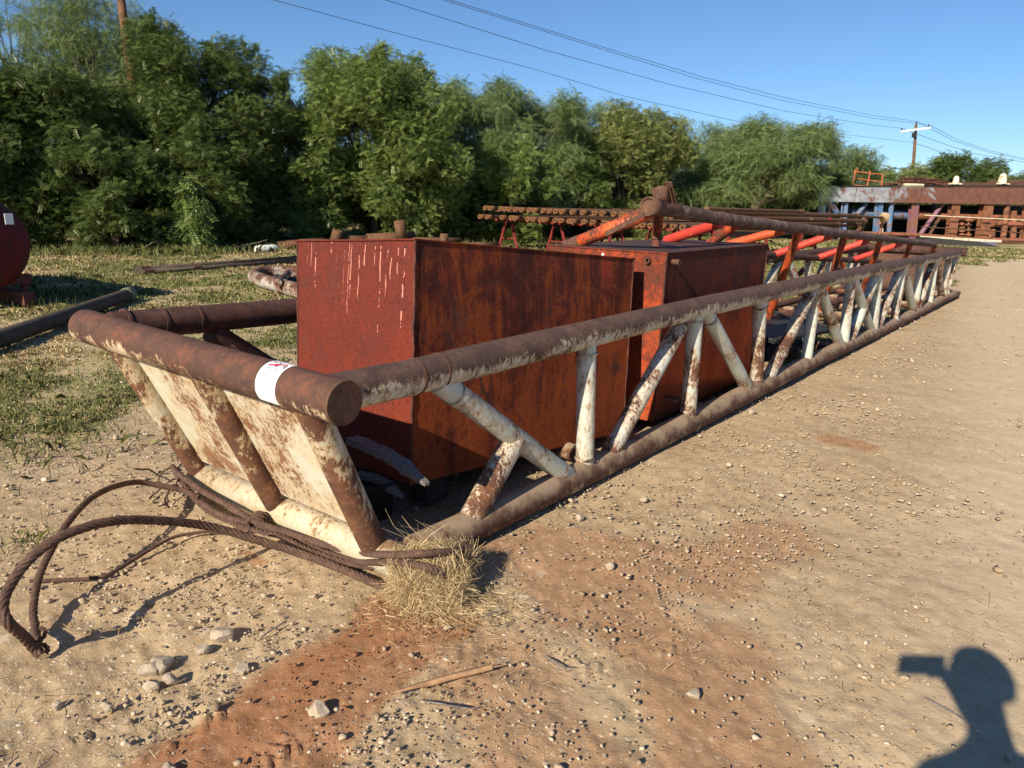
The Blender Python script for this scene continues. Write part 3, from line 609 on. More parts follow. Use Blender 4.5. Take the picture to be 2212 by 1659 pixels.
# black flat panel and loose wires inside the frame
pr = empty('screen_panel', uv(8.2, 2.6, 0.1), 'flat black wire-framed panel lying inside the truss beyond the orange tank', 'panel')
q = [uv(7.0, 2.35, 0.34), uv(9.2, 2.35, 0.20), uv(9.4, 3.5, 0.34), uv(7.0, 3.5, 0.50)]
MB().slab(q, -Z, 0.02).build('sheet', plain('black sheet', (0.03, 0.028, 0.03), 0.6, 0.2, 5), pr)
for i in range(4): MB().tube([q[i]+Z*0.012, q[(i+1) % 4]+Z*0.012], 0.018, 8).build('frame_bar', MT['black'], pr)
for k in range(4):
    p = q[0].lerp(q[1], 0.2+0.2*k); MB().tube([p, p-Vv*0.03-Z*0.09, p+U*0.03-Z*0.17, p+U*0.06-Z*0.20], 0.004, 6).build('wire_tail', MT['white'] if k % 2 else MT['black'], pr)
MB().box(uv(8.1, 2.9, 0.14), U, Vv, Z, 1.6, 0.8, 0.18, 0.01).build('base', MT['black'], pr)
# ---------------------------------------------------------------- orange mast section resting inside the truss
def mast():
    root = empty('mast_section', uv(11, 3.0), 'rusty orange and red pipe mast section resting inside the pale truss', 'mast section')
    VT, VB, VL = 2.5, 3.1, 2.8
    T = [pv(1420, 449, VT), pv(1560, 473, VT), pv(1823, 505, VT), pv(2018, 528, VT)]
    MB().tube(T, 0.052, 22).build('chord', MT['masttop'], root)
    MB().tube([T[0]+U*0.25, T[0]-U*0.12], 0.060, 22).build('chord_sleeve', MT['rust'], root)
    d = (T[0]-T[1]).normalized(); e0 = T[0]+d*0.12
    MB().pipe(e0+d*0.02, e0-d*0.12, 0.066, 0.010, 24, deep=0.12).build('open_end', MT['rust'], root)
    MB().tube([e0-d*0.03-Z*0.05+Vv*0.02, e0-d*0.03+Z*0.05-Vv*0.02], 0.009, 8).build('cross_pin', MT['rust'], root)
    s = T[0]+U*0.06+Z*0.03
    MB().pipe(s+Z*0.10-U*0.05, s, 0.055, 0.009, 22, deep=0.1).build('socket', MT['rust'], root)
    for k, (da, dz) in enumerate(((0.02, 0.06), (0.10, 0.02))):
        c = s+Z*0.06+U*(0.02+0.05*k)-Vv*0.04; MB().bar(c-Z*0.09+U*0.08, c+Z*0.09-U*0.05, 0.010, 0.03, Vv).build('lug_plate', MT['rust'], root)
    # raking leg to the left and straight leg down
    uT = T[0].dot(U)-0.05
    L0, L1 = pu(1410, 455, uT), pu(1250, 523, uT)
    L2 = L0+(L1-L0)*(1.0)
    MB().pipe(L2+(L1-L0).normalized()*0.1, L0, 0.050, 0.008, 22, deep=0.2).build('leg', MT['orange'], root)
    dl = (L1-L0).normalized(); MB().tube([L2-dl*0.02, L2+dl*0.12], 0.054, 20, False).build('leg_sleeve', MT['rust'], root)
    MB().bar(pu(1392, 463, uT-0.1), pu(1308, 506, uT-0.1), 0.01, 0.035, Z).build('brace_strap', MT['rust'], root)
    lg = T[0]+U*0.02; lgb = VENT[0]
    MB().tube([lg, lgb], [0.045, 0.036], 20).build('leg', MT['orange'], root)
    # lower chords
    B0, B1 = pv(1662, 551, VB), pv(1900, 566, VB)
    MB().tube([B0-(B1-B0)*0.15, B1], 0.045, 18).build('chord', MT['chord_dark'], root)
    L0_, L1_ = uv(6.8, 3.0, 0.30), uv(14.6, 3.0, 0.26)
    MB().tube([L0_, L1_], 0.055, 18).build('chord', MT['redrust'], root)
    MB().tube([uv(6.8, 3.5, 0.28), uv(14.6, 3.5, 0.26)], 0.05, 16).build('chord', MT['redrust'], root)
    for (a, b, m) in (((1557, 482), (1440, 519), 'redpipe'), ((1692, 497), (1560, 532), 'orangered'), ((1796, 508), (1672, 550), 'redpipe'), ((1877, 519), (1765, 557), 'redpipe'), ((1947, 526), (1842, 561), 'redpipe')):
        A, Bq = pv(*a, VT), pv(*b, VB)
        MB().tube([A, Bq], 0.044, 18).build('diagonal', MT[m], root)
    for (a, b) in (((1596, 479), (1570, 530)), ((1727, 494), (1684, 618)), ((1825, 508), (1780, 648)), ((1902, 519), (1868, 615)), ((1967, 527), (1942, 590)), ((2018, 532), (2004, 572))):
        A, Bq = pv(*a, VT), pv(*b, VL)
        Bq = A+(Bq-A)*((A.z-0.30)/(A.z-Bq.z))
        if a[0] < 1600: Bq = uv(6.72, 3.42, 0.9)
        MB().tube([A, Bq], 0.043, 18).build('strut', MT['orange'], root)
    for (a, b) in (((1700, 556), (1760, 622)), ((1815, 561), (1870, 618))):
        A = pv(*a, VB); Bq = uv(A.dot(U)+0.9, 3.0, 0.30)
        MB().tube([A, Bq], 0.036, 16).build('diagonal', MT['patchy'], root)
    for uu in (7.6, 9.6, 11.4, 13.2):
        MB().tube([uv(uu, 3.0, 0.29), uv(uu, 3.5, 0.27)], 0.04, 12).build('cross_pipe', MT['redrust'], root)
        A = uv(uu+0.3, 3.5, 0.28); MB().tube([A, uv(uu+0.5, VB, 0.9-(uu-8.6)*.06)], 0.035, 12).build('strut', MT['chord_dark'], root)
    for uu in (7.5, 15.0):
        MB().bar(uv(uu, 2.25, 0.17), uv(uu, 3.72, 0.17), 0.1, 0.10).build('cross_skid', MT['rust'], root)
MT['redrust'] = peel('rusty red pipe paint', (0.26, 0.04, 0.03), 0.58, 0.0, sc=1.5, light=(0.2, 0.09, 0.06))
MT['orangered'] = peel('orange red pipe paint', (0.48, 0.09, 0.03), 0.41, 0.0, sc=1.5, dark=(0.5, 0.5, 0.48), mid=(0.5, 0.45, 0.4), light=(0.2, 0.05, 0.03), stain=(0.5, 0.08, 0.03))
mast()
# ---------------------------------------------------------------- wire ropes
SH = Vector((SUND.x, SUND.y, 0))/SUND.z*-1.0       # how far a point one metre up throws its shadow
def catmull(P, step=0.012):
    P = [Vector(p) for p in P]; Q = [P[0]+(P[0]-P[1])]+P+[P[-1]+(P[-1]-P[-2])]; out = []
    for i in range(1, len(Q)-2):
        n = max(2, int((Q[i+1]-Q[i]).length/step))
        for k in range(n):
            t = k/n; a, b, c, d = Q[i-1], Q[i], Q[i+1], Q[i+2]
            out.append(0.5*((2*b)+(c-a)*t+(2*a-5*b+4*c-d)*t*t+(3*b-a-3*c+d)*t**3))
    out.append(P[-1]); return out
def rope(P, R, strands=6, pitch=0.16, label='', fray=0, name='wire_rope', mat=None, group=None, parent=None):
    pts = catmull(P); n = len(pts); mb = MB(); a = (pts[1]-pts[0]).normalized().orthogonal().normalized(); L = 0; fr = []
    for i, p in enumerate(pts):
        t = (pts[min(i+1, n-1)]-pts[max(i-1, 0)]).normalized(); a = (a-t*a.dot(t)).normalized(); fr.append((t, a.copy(), t.cross(a), L))
        if i < n-1: L += (pts[i+1]-p).length
    rs = R*0.42
    for s in range(strands):
        path = []
        for i, p in enumerate(pts):
            t, a_, b_, l = fr[i]; th = 2*math.pi*(s/strands+l/pitch); sp = R*0.60
            rem = L-l
            if fray and rem < fray: sp += (fray-rem)*0.25*(0.3+0.7*((s*37) % 7)/7)
            path.append(p+(a_*math.cos(th)+b_*math.sin(th))*sp)
        mb.tube(path[::1], rs, 7, True)
    if strands > 3: mb.tube(pts, R*0.45, 8, True)
    o = mb.build(name, mat or MT['rope'], parent)
    if label: tag(o, label, 'wire rope', group)
    return o
def lift(px, shadow):
    """height of each point of a loop in the air, from where its shadow falls on the dirt"""
    out = []
    for (x, y) in px:
        best = None
        for k in range(0, 140):
            z = 0.018+k*0.006; p = G(x, y, z); q = proj(p+SH*(z-0.0)-Z*z)
            for (a, b) in zip(shadow[:-1], shadow[1:]):
                dx, dy = b[0]-a[0], b[1]-a[1]; t = min(1, max(0, ((q[0]-a[0])*dx+(q[1]-a[1])*dy)/(dx*dx+dy*dy)))
                d = math.hypot(q[0]-a[0]-t*dx, q[1]-a[1]-t*dy)+0.02*k*0.3
                if best is None or d < best[0]: best = (d, p, z)
        out.append(best[1])
    return out
A_px = [(720, 1222), (640, 1193), (560, 1168), (450, 1137), (330, 1124), (230, 1128), (130, 1160), (62, 1210), (20, 1268), (6, 1312), (18, 1345), (50, 1374)]
A_z = [0.03, 0.06, 0.12, 0.22, 0.33, 0.395, 0.40, 0.35, 0.285, 0.25, 0.21, 0.12]
Apts = [G(870, 1284, 0.025), G(800, 1256, 0.02)]+[G(x, y, z) for (x, y), z in zip(A_px, A_z)]+[G(72, 1398, 0.05), G(88, 1414, 0.02)]
rope(Apts, 0.0185, 6, 0.17, 'thick brown wire rope, the front arch of the loop rising off the dirt')
B_px = [(325, 1045), (290, 1042), (239, 1054), (191, 1081), (147, 1129), (113, 1184), (85, 1245), (72, 1314), (76, 1355)]
B_z = [0.14, 0.17, 0.22, 0.24, 0.22, 0.18, 0.12, 0.065, 0.035]
Bpts = [G(430, 1075, 0.06), G(393, 1059, 0.09)]+[G(x, y, z) for (x, y), z in zip(B_px, B_z)]+[G(80, 1385, 0.05), G(82, 1412, 0.02)]
rope(Bpts, 0.0150, 6, 0.13, 'slimmer brown wire rope forming the rear arch of the loop')
kk = G(84, 1395, 0.045)
rope([kk+Vector((0.024*math.cos(t), 0.024*math.sin(t), -0.03+0.011*t)) for t in np.linspace(0, 8, 26)], 0.008, 3, 0.05, 'small wire binding twisted round the tip of the rope loop')
C = [G(372, 1008, .10), G(395, 1030, 0.12), G(440, 1062, 0.10), G(500, 1095, 0.09), G(556, 1128, 0.08), G(620, 1150, 0.07), G(700, 1176, 0.06), G(770, 1192, 0.08), G(840, 1198, 0.17), G(905, 1196, 0.22), G(968, 1192, 0.20), G(1002, 1186, 0.14)]
rope(C, 0.0165, 6, 0.14, 'brown wire rope along the foot of the leaning end posts, uppermost of the bundle', fray=0.12)
Dp = [G(380, 1022, .06), G(402, 1052, 0.05), G(432, 1082, 0.04), G(478, 1112, 0.035), G(530, 1128, 0.04), G(585, 1142, 0.05), G(640, 1166, 0.035), G(700, 1193, 0.03), G(775, 1212, 0.05), G(850, 1215, 0.14), G(910, 1222, 0.17), G(958, 1240, 0.13)]
rope(Dp, 0.0155, 6, 0.13, 'brown wire rope in the bundle, lowest, its frayed end over the straw', fray=0.10)
E_ = [G(392, 1040, .08), G(418, 1075, 0.03), G(450, 1105, 0.02), G(500, 1128, 0.02), G(560, 1148, 0.04), G(610, 1160, 0.05), G(660, 1185, 0.045), G(720, 1207, 0.04), G(800, 1225, 0.04), G(860, 1205, 0.16), G(930, 1203, 0.19), G(1000, 1208, 0.14)]
rope(E_, 0.0125, 4, 0.12, 'thin split wire rope winding between the two thicker ones by the sill pipe', fray=0.08)
rope([G(65, 1255, .012), G(143, 1252, .012), G(198, 1249, .012), G(239, 1239, .015), G(297, 1204, .02), G(342, 1177, .03), G(383, 1158, .03), G(450, 1148, .03), G(540, 1142, .04)], 0.0085, 4, 0.09, 'thin wire strand trailing across the dirt beneath the loop', name='wire_strand')
kn = G(556, 1130, 0.06)
rope([kn+Vector((0.040*math.cos(t)*(1+.1*math.sin(3*t)), 0.014*t/3-0.03, 0.040*math.sin(t))) for t in np.linspace(0, 15, 60)], 0.010, 4, 0.07, 'knot of wire tied round the rope bundle at the middle post', name='wire_knot')
for k in range(7):
    r_ = random.Random(k+40); c = G(385+r_.uniform(-16, 20), 1030+r_.uniform(-16, 24), 0.08)
    pts = [c]; d = Vector((r_.uniform(-1, 1), r_.uniform(-1, 1), r_.uniform(-.3, 1))).normalized()
    for j in range(7):
        d = (d+Vector((r_.uniform(-1, 1), r_.uniform(-1, 1), r_.uniform(-1, .6)))*0.6).normalized(); pts.append(pts[-1]+d*0.035)
        pts[-1].z = max(0.01, pts[-1].z)
    if k == 0:
        tg = empty('wire_tangle', G(385, 1040, 0), 'tangle of unravelled wire strands at the foot of the far leaning post', 'wire tangle')
    rope(pts, 0.006, 3, 0.05, name='loose_strand', parent=tg)
# ---------------------------------------------------------------- leaf and blade materials
def leafmat(name, dark, light, trans=0.35, yellow=(0.30, 0.28, 0.06), rough=0.45):
    t = NT(name); a = t.n.new('ShaderNodeAttribute'); a.attribute_name = 'tint'
    c = t.ramp(a.outputs['Fac'], [(0.0, dark), (0.75, light), (0.97, light), (1.0, yellow)])
    t.fin(c, rough, None, 0.35)
    tr = t.n.new('ShaderNodeBsdfTranslucent'); t.link(t.mix(0.35, c, tuple(min(1, k*2.2) for k in light)), tr.inputs[0])
    mx = t.n.new('ShaderNodeMixShader'); mx.inputs[0].default_value = trans
    t.link(t.b.outputs[0], mx.inputs[1]); t.link(tr.outputs[0], mx.inputs[2]); t.link(mx.outputs[0], t.out.inputs[0]); return t.m
LM = {'broad': leafmat('broad leaves', (0.030, 0.048, 0.015), (0.120, 0.165, 0.045), 0.22, rough=0.4),
      'broadlight': leafmat('light broad leaves', (0.055, 0.082, 0.024), (0.215, 0.285, 0.080), 0.26, rough=0.4),
      'fine': leafmat('fine feathery leaves', (0.060, 0.088, 0.034), (0.215, 0.285, 0.105), 0.28, yellow=(0.32, 0.31, 0.14), rough=0.6),
      'yellow': leafmat('yellowish leaves', (0.10, 0.120, 0.040), (0.25, 0.285, 0.095), 0.35, rough=0.5)}
def rotmats(n, droop=0.0):
    yaw = rng.uniform(0, 2*np.pi, n); pit = rng.normal(droop, 0.5, n); rol = rng.uniform(-1.0, 1.0, n)
    cy, sy = np.cos(yaw), np.sin(yaw); cp, sp = np.cos(pit), np.sin(pit); cr, sr = np.cos(rol), np.sin(rol)
    fwd = np.stack([cy*cp, sy*cp, -sp], 1); side0 = np.stack([-sy, cy, np.zeros(n)], 1); up0 = np.cross(fwd, side0)
    side = side0*cr[:, None]+up0*sr[:, None]; up = np.cross(fwd, side)
    return fwd, side, up
def spray_template(kind):
    q = []; 
    if kind in ('broad', 'broadlight', 'yellow'):
        L, nl, ll, lw = 0.32, 6, 0.105, 0.040
    else:
        L, nl, ll, lw = 0.44, 8, 0.075, 0.026
    for i in range(nl):
        x = L*(i+0.7)/nl; sag = -0.25*x*x/L
        for s in (-1, 1):
            d = np.array([0.55, s*0.83, -0.15]); d = d/np.linalg.norm(d); pw = np.array([0.83, -s*0.55, 0.0])
            b = np.array([x, 0, sag]); q += [b, b+d*ll*0.5+pw*lw*0.5, b+d*ll, b+d*ll*0.5-pw*lw*0.5]
    return np.array(q)
TPL = {k: spray_template(k) for k in LM}
def foliage(name, centres, rads, nspray, kind, scale=1.0, parent=None, droop=0.35, squash=0.8):
    tpl = TPL[kind]*scale; P_ = []
    for c, r, n in zip(centres, rads, nspray):
        d = rng.normal(size=(n, 3)); d /= np.linalg.norm(d, axis=1)[:, None]; rr = r*(0.35+0.65*rng.random(n)**0.55)
        P_.append(np.array(c)+d*rr[:, None]*np.array([1, 1, squash]))
    P_ = np.vstack(P_); P_ = P_[P_[:, 2] > 0.05]; n = len(P_); f, s, u = rotmats(n, droop); sc = rng.uniform(0.7, 1.25, n)
    scale = scale
    V = P_[:, None, :]+(tpl[None, :, 0:1]*f[:, None]+tpl[None, :, 1:2]*s[:, None]+tpl[None, :, 2:3]*u[:, None])*sc[:, None, None]
    nq = tpl.shape[0]//4; tint = np.clip(np.repeat(rng.random(n), nq)*0.6+0.4*rng.random(n*nq), 0, 1)
    V = V.reshape(-1, 3)
    if parent is not None: V = V-np.array(parent.location)
    return np_obj(name, V, 4, LM[kind], parent, tint)
def tree(base, height, width, kind, label, cat='tree', name='tree', nclump=34, dens=1.0, low=0.12, trunk_r=0.13, bark='bark', group=None, lean=None, lscale=1.0, depthw=None, airy=1.0):
    base = Vector(base); root = empty(name, base, label, cat, group); dw = depthw or width*0.8
    cs, rs, ns = [], [], []; k = 0
    crown_c = base+Z*(height*(0.5+low/2)); 
    while len(cs) < nclump:
        k += 1; a = random.uniform(0, 2*math.pi); h = random.uniform(low, 0.88)
        env = 0.46*max(0.03, 1-(abs(h-0.40)/(0.56 if h > 0.40 else 0.75))**2.8)**0.5
        rr = env*math.sqrt(random.uniform(0.10, 1.0))
        c = base+Vector((math.cos(a)*rr*width, math.sin(a)*rr*dw, h*height))
        if lean: c += lean*h
        r = min(1.25, random.uniform(0.11, 0.18)*min(width, height))*airy
        cs.append(c); rs.append(max(0.35, r)); 
        ns.append(int(dens*260*max(0.22, rs[-1]**2)))
    # shoots that stick out of the top and sides
    for k in range(int(nclump*(0.55 if kind.startswith('broad') else 0.25))):
        c = random.choice(cs[:nclump]); d = (c-crown_c).normalized()+Z*0.7; d.normalize(); r = 0.050*min(width, height)
        if kind != 'fine' and c.z > base.z+height*0.62:
            for j in range(4): cs.append(c+Vector((random.gauss(0, .03)*j, random.gauss(0, .03)*j, rs[0]*0.45+0.13*j))); rs.append(0.17-0.022*j); ns.append(int(dens*(7-j)))
            continue
        for j in range(3):
            cs_ = c+d*(r*(0.8+0.35*j)); cs.append(cs_); rs.append(0.30-0.06*j); ns.append(int(dens*(22-7*j)))
    mbs = MB(); L_ = lean or Vector((0, 0, 0)); split = base+Z*height*0.28+L_*0.28
    mbs.tube([base-Z*0.1, base+(split-base)*0.5+Vector((.04, .03, 0)), split], [trunk_r*1.25, trunk_r, trunk_r*0.8], 10); mbs.build('trunk', MT[bark], root)
    mbl = MB()
    for c in cs[:nclump]:
        m = split.lerp(c, 0.5)+Vector((random.uniform(-.3, .3), random.uniform(-.3, .3), random.uniform(0, .4)))
        mbl.tube([split-Z*random.uniform(0, .3), m, c], [trunk_r*0.36, trunk_r*0.18, 0.008], 5, False)
    mbl.build('limbs', MT[bark], root)
    foliage('crown', cs, rs, ns, kind, lscale, root, droop=0.3 if kind == 'fine' else 0.0)
    return root
def tree_px(x, ytop, wpx, Y, kind, label, **kw):
    t_ = AY(x, ytop, Y); base = Vector((t_.x, t_.y, 0)); d = math.hypot(Y, t_.x); wm = wpx/F*Y*1.05
    if 'lean_px' in kw:
        lp = kw.pop('lean_px'); q = AY(lp, 460, Y); lean = Vector((t_.x-q.x, 0, 0)); base = Vector((q.x, Y, 0)); kw['lean'] = lean
    return tree(base, t_.z/0.99, wm, kind, label, **kw)
TG = 'trees along the back of the yard'
T = [
 (8, -60, 150, 27, 'fine', 'thin feathery tree rising at the far left edge of the photo', dict(nclump=20, dens=.5, low=.5, airy=.8)),
 (185, -60, 330, 24, 'fine', 'tall feathery light green tree at the upper left, top out of the photo', dict(nclump=34, dens=1.0, low=.35)),
 (50, 120, 320, 19, 'broad', 'dense dark leafy tree behind the red round tank', dict(nclump=44, dens=1.2, low=.10)),
 (225, 300, 270, 18.5, 'broad', 'low dark bushy tree between the red round tank and the green weed', dict(nclump=34, dens=1.2, low=.0)),
 (395, 28, 330, 22.5, 'broad', 'tall dark tree with a rounded leafy top, left of the middle', dict(nclump=46, dens=1.25, low=.02)),
 (420, 250, 230, 20.5, 'broad', 'dark bush behind the bright green weed', dict(nclump=30, dens=1.2, low=.0)),
 (562, 125, 150, 25.5, 'broad', 'slim dark tree in the notch between two larger crowns', dict(nclump=24, dens=1.1, low=.02)),
 (800, 105, 370, 26, 'broadlight', 'large broad tree with long upright leafy shoots behind the brown tank', dict(nclump=52, dens=1.25, low=.10)),
 (640, 200, 190, 24, 'broadlight', 'leafy tree with yellowish tips left of the large broad tree', dict(nclump=28, dens=1.2, low=.05)),
 (1010, 150, 210, 32, 'fine', 'feathery tree right of the large broad tree', dict(nclump=30, dens=1.2, low=.1)),
 (1130, 150, 250, 35, 'fine', 'feathery green tree behind the left half of the drill pipes', dict(nclump=36, dens=1.2, low=.08)),
 (1100, 300, 230, 31, 'broadlight', 'bright leafy bush left of and behind the drill pipes', dict(nclump=32, dens=1.2, low=.0)),
 (1275, 165, 190, 40, 'fine', 'feathery tree with a thin raised top above the drill pipes', dict(nclump=28, dens=1.2, low=.1)),
 (1360, 232, 250, 39, 'yellow', 'round tree with small yellowish leaves above the raised mast end', dict(nclump=34, dens=1.2, low=.05)),
 (1230, 330, 190, 36, 'broad', 'dark bushy tree close behind the drill pipes', dict(nclump=28, dens=1.2, low=.0)),
 (1455, 238, 150, 46, 'fine', 'thin bluish green tree standing further back in the gap', dict(nclump=22, dens=.9, low=.2)),
 (1500, 300, 220, 42, 'fine', 'low feathery tree right of the raised mast end', dict(nclump=30, dens=1.2, low=.0)),
 (1600, 258, 220, 44, 'fine', 'feathery tree left of the leaning grey trunk', dict(nclump=32, dens=1.2, low=.1)),
 (1705, 240, 260, 40.5, 'fine', 'feathery tree growing from a leaning bare grey trunk', dict(nclump=36, dens=1.2, low=.36, lean_px=1612, bark='barklight', trunk_r=.26)),
 (1775, 350, 150, 44, 'broad', 'dark bush right of the leaning grey trunk', dict(nclump=26, dens=1.3, low=.0)),
 (1530, 400, 150, 43, 'broad', 'low dark bush left of the leaning grey trunk', dict(nclump=22, dens=1.2, low=.0)),
 (1850, 285, 170, 48, 'fine', 'drooping feathery tree above the grey end of the steel deck', dict(nclump=28, dens=1.3, low=.05)),
 (1930, 345, 150, 56, 'yellow', 'light bushy tree left of the utility pole', dict(nclump=22, dens=1.1, low=.05)),
 (2020, 352, 150, 60, 'yellow', 'light bushy tree right of the utility pole', dict(nclump=22, dens=1.1, low=.05)),
 (2095, 332, 190, 58, 'broad', 'round dark green tree above the middle of the steel deck', dict(nclump=30, dens=1.4, low=.05)),
 (2190, 368, 120, 62, 'yellow', 'light bushy tree above the steel deck at the right edge', dict(nclump=20, dens=1.2, low=.05)),
 (-140, 150, 330, 17.5, 'broad', 'dense dark tree left of the red round tank, cut by the photo edge', dict(nclump=34, dens=1., low=.05)),
 (2330, 350, 260, 60, 'broad', 'dark tree beyond the right edge of the photo', dict(nclump=24, dens=1., low=.05)),
 (905, 160, 170, 28, 'broadlight', 'leafy tree filling the gap right of the large broad tree', dict(nclump=22, dens=1.1, low=.1)),
 (1200, 205, 170, 38, 'fine', 'feathery tree between the two raised tops over the drill pipes', dict(nclump=24, dens=1.1, low=.1)),
 (310, 60, 220, 25, 'fine', 'feathery tree in front of the upper left utility pole, beside the dark rounded tree', dict(nclump=24, dens=1.0, low=.35)),
 (940, 360, 220, 27.5, 'broad', 'dark undergrowth bush below the crown of the large broad tree', dict(nclump=24, dens=1.1, low=.0)),
 (700, 330, 260, 27, 'broad', 'dark undergrowth bush behind the scrap pipe heap', dict(nclump=26, dens=1.1, low=.0)),
]
for (x, y, wp, Y, kind, lab, kw) in T:
    Y0 = Y; Y = Y+1.8 if Y < 30 else Y; sc = 0.62 if Y0 < 30 else 0.95 if Y0 < 50 else 1.4; kw['nclump'] = int(kw.get('nclump', 30)*1.7)
    kw['dens'] = kw['dens']*(2.5 if Y0 < 30 else 1.45 if Y0 < 50 else 0.9)
    tree_px(x, y, wp, Y, kind, lab, group=TG, lscale=sc, name='bush' if 'bush' in lab and 'tree' not in lab else 'tree', cat='bush' if 'bush' in lab and 'tree' not in lab else 'tree', **kw)
# a far wood behind them all, so no horizon shows through
def far_wood():
    cs, rs, ns = [], [], []
    for k in range(230):
        a = math.radians(-48+100*k/229); d = 48+random.uniform(0, 8)+max(0, k-110)*0.32
        h = random.uniform(2.0, 4.6)
        for z in (h, h*0.45):
            cs.append((math.sin(a)*d, math.cos(a)*d, z)); rs.append(1.6); ns.append(42)
    o = foliage('far_wood', cs, rs, ns, 'broad', 2.6); tag(o, 'far dark wood seen through the gaps of the tree line', None, None, 'stuff')
far_wood()
# bright weed sapling with long leaves in front of the dark bushes
def weed():
    b = G(415, 545); root = empty('sapling', b, 'bright green leafy sapling weed in front of the dark bushes', 'sapling')
    top = AY(395, 398, b.y); H_ = top.z; mb = MB()
    stems = [(0, 0, H_), (0.35, 0, H_*0.75), (-.2, .1, H_*0.6), (.15, -.1, H_*.5)]
    cs, rs, ns = [], [], []
    for (dx, dy, h) in stems:
        tip = b+Vector((dx, dy, h)); mb.tube([b, b.lerp(tip, .5)+Vector((.03, 0, 0)), tip], [.025, .015, .006], 6)
        for k in range(6): cs.append(b.lerp(tip, 0.3+0.14*k)); rs.append(0.27); ns.append(22)
    mb.build('stem', MT['bark'], root); foliage('leaves', cs, rs, ns, 'broadlight', 1.25, root, droop=0.7)
weed()
# ---------------------------------------------------------------- grass, straw, gravel
def blademat(name, c0, c1, c2, trans=0.3):
    t = NT(name); a = t.n.new('ShaderNodeAttribute'); a.attribute_name = 'tint'
    c = t.ramp(a.outputs['Fac'], [(0, c0), (0.5, c1), (1, c2)]); t.fin(c, 0.7, None, 0.2)
    tr = t.n.new('ShaderNodeBsdfTranslucent'); t.link(c, tr.inputs[0]); mx = t.n.new('ShaderNodeMixShader'); mx.inputs[0].default_value = trans
    t.link(t.b.outputs[0], mx.inputs[1]); t.link(tr.outputs[0], mx.inputs[2]); t.link(mx.outputs[0], t.out.inputs[0]); return t.m
GREEN = blademat('green blades', (0.08, 0.105, 0.03), (0.16, 0.185, 0.06), (0.30, 0.28, 0.12)); DRY = blademat('dry blades', (0.30, 0.21, 0.11), (0.56, 0.42, 0.23), (0.72, 0.58, 0.35), 0.2)
def blades(name, X, Y, h, wd, mat, lean=0.5, z0=0.0, tint=None):
    n = len(X); a = rng.uniform(0, 2*np.pi, n); l = rng.normal(0, lean, (n, 2)); s = np.stack([np.cos(a), np.sin(a)], 1)*wd[:, None]/2
    b = np.stack([X, Y, np.full(n, z0)-0.01], 1); S = np.concatenate([s, np.zeros((n, 1))], 1)
    mid = b+np.stack([l[:, 0]*h*0.35, l[:, 1]*h*0.35, h*0.62], 1); tip = b+np.stack([l[:, 0]*h, l[:, 1]*h, h*0.95*np.clip(1.2-np.hypot(l[:, 0], l[:, 1])*0.5, .3, 1)], 1)
    V = np.stack([b-S, b+S, mid+S*0.7, tip, mid-S*0.7], 1).reshape(-1, 3)
    return np_obj(name, V, 5, mat, None, tint if tint is not None else rng.random(n))
def polar(n, r0, r1, a0, a1, p=1.0):
    r = r0*(r1/r0)**(rng.random(n)**p); a = np.radians(rng.uniform(a0, a1, n)); return r*np.sin(a), r*np.cos(a)
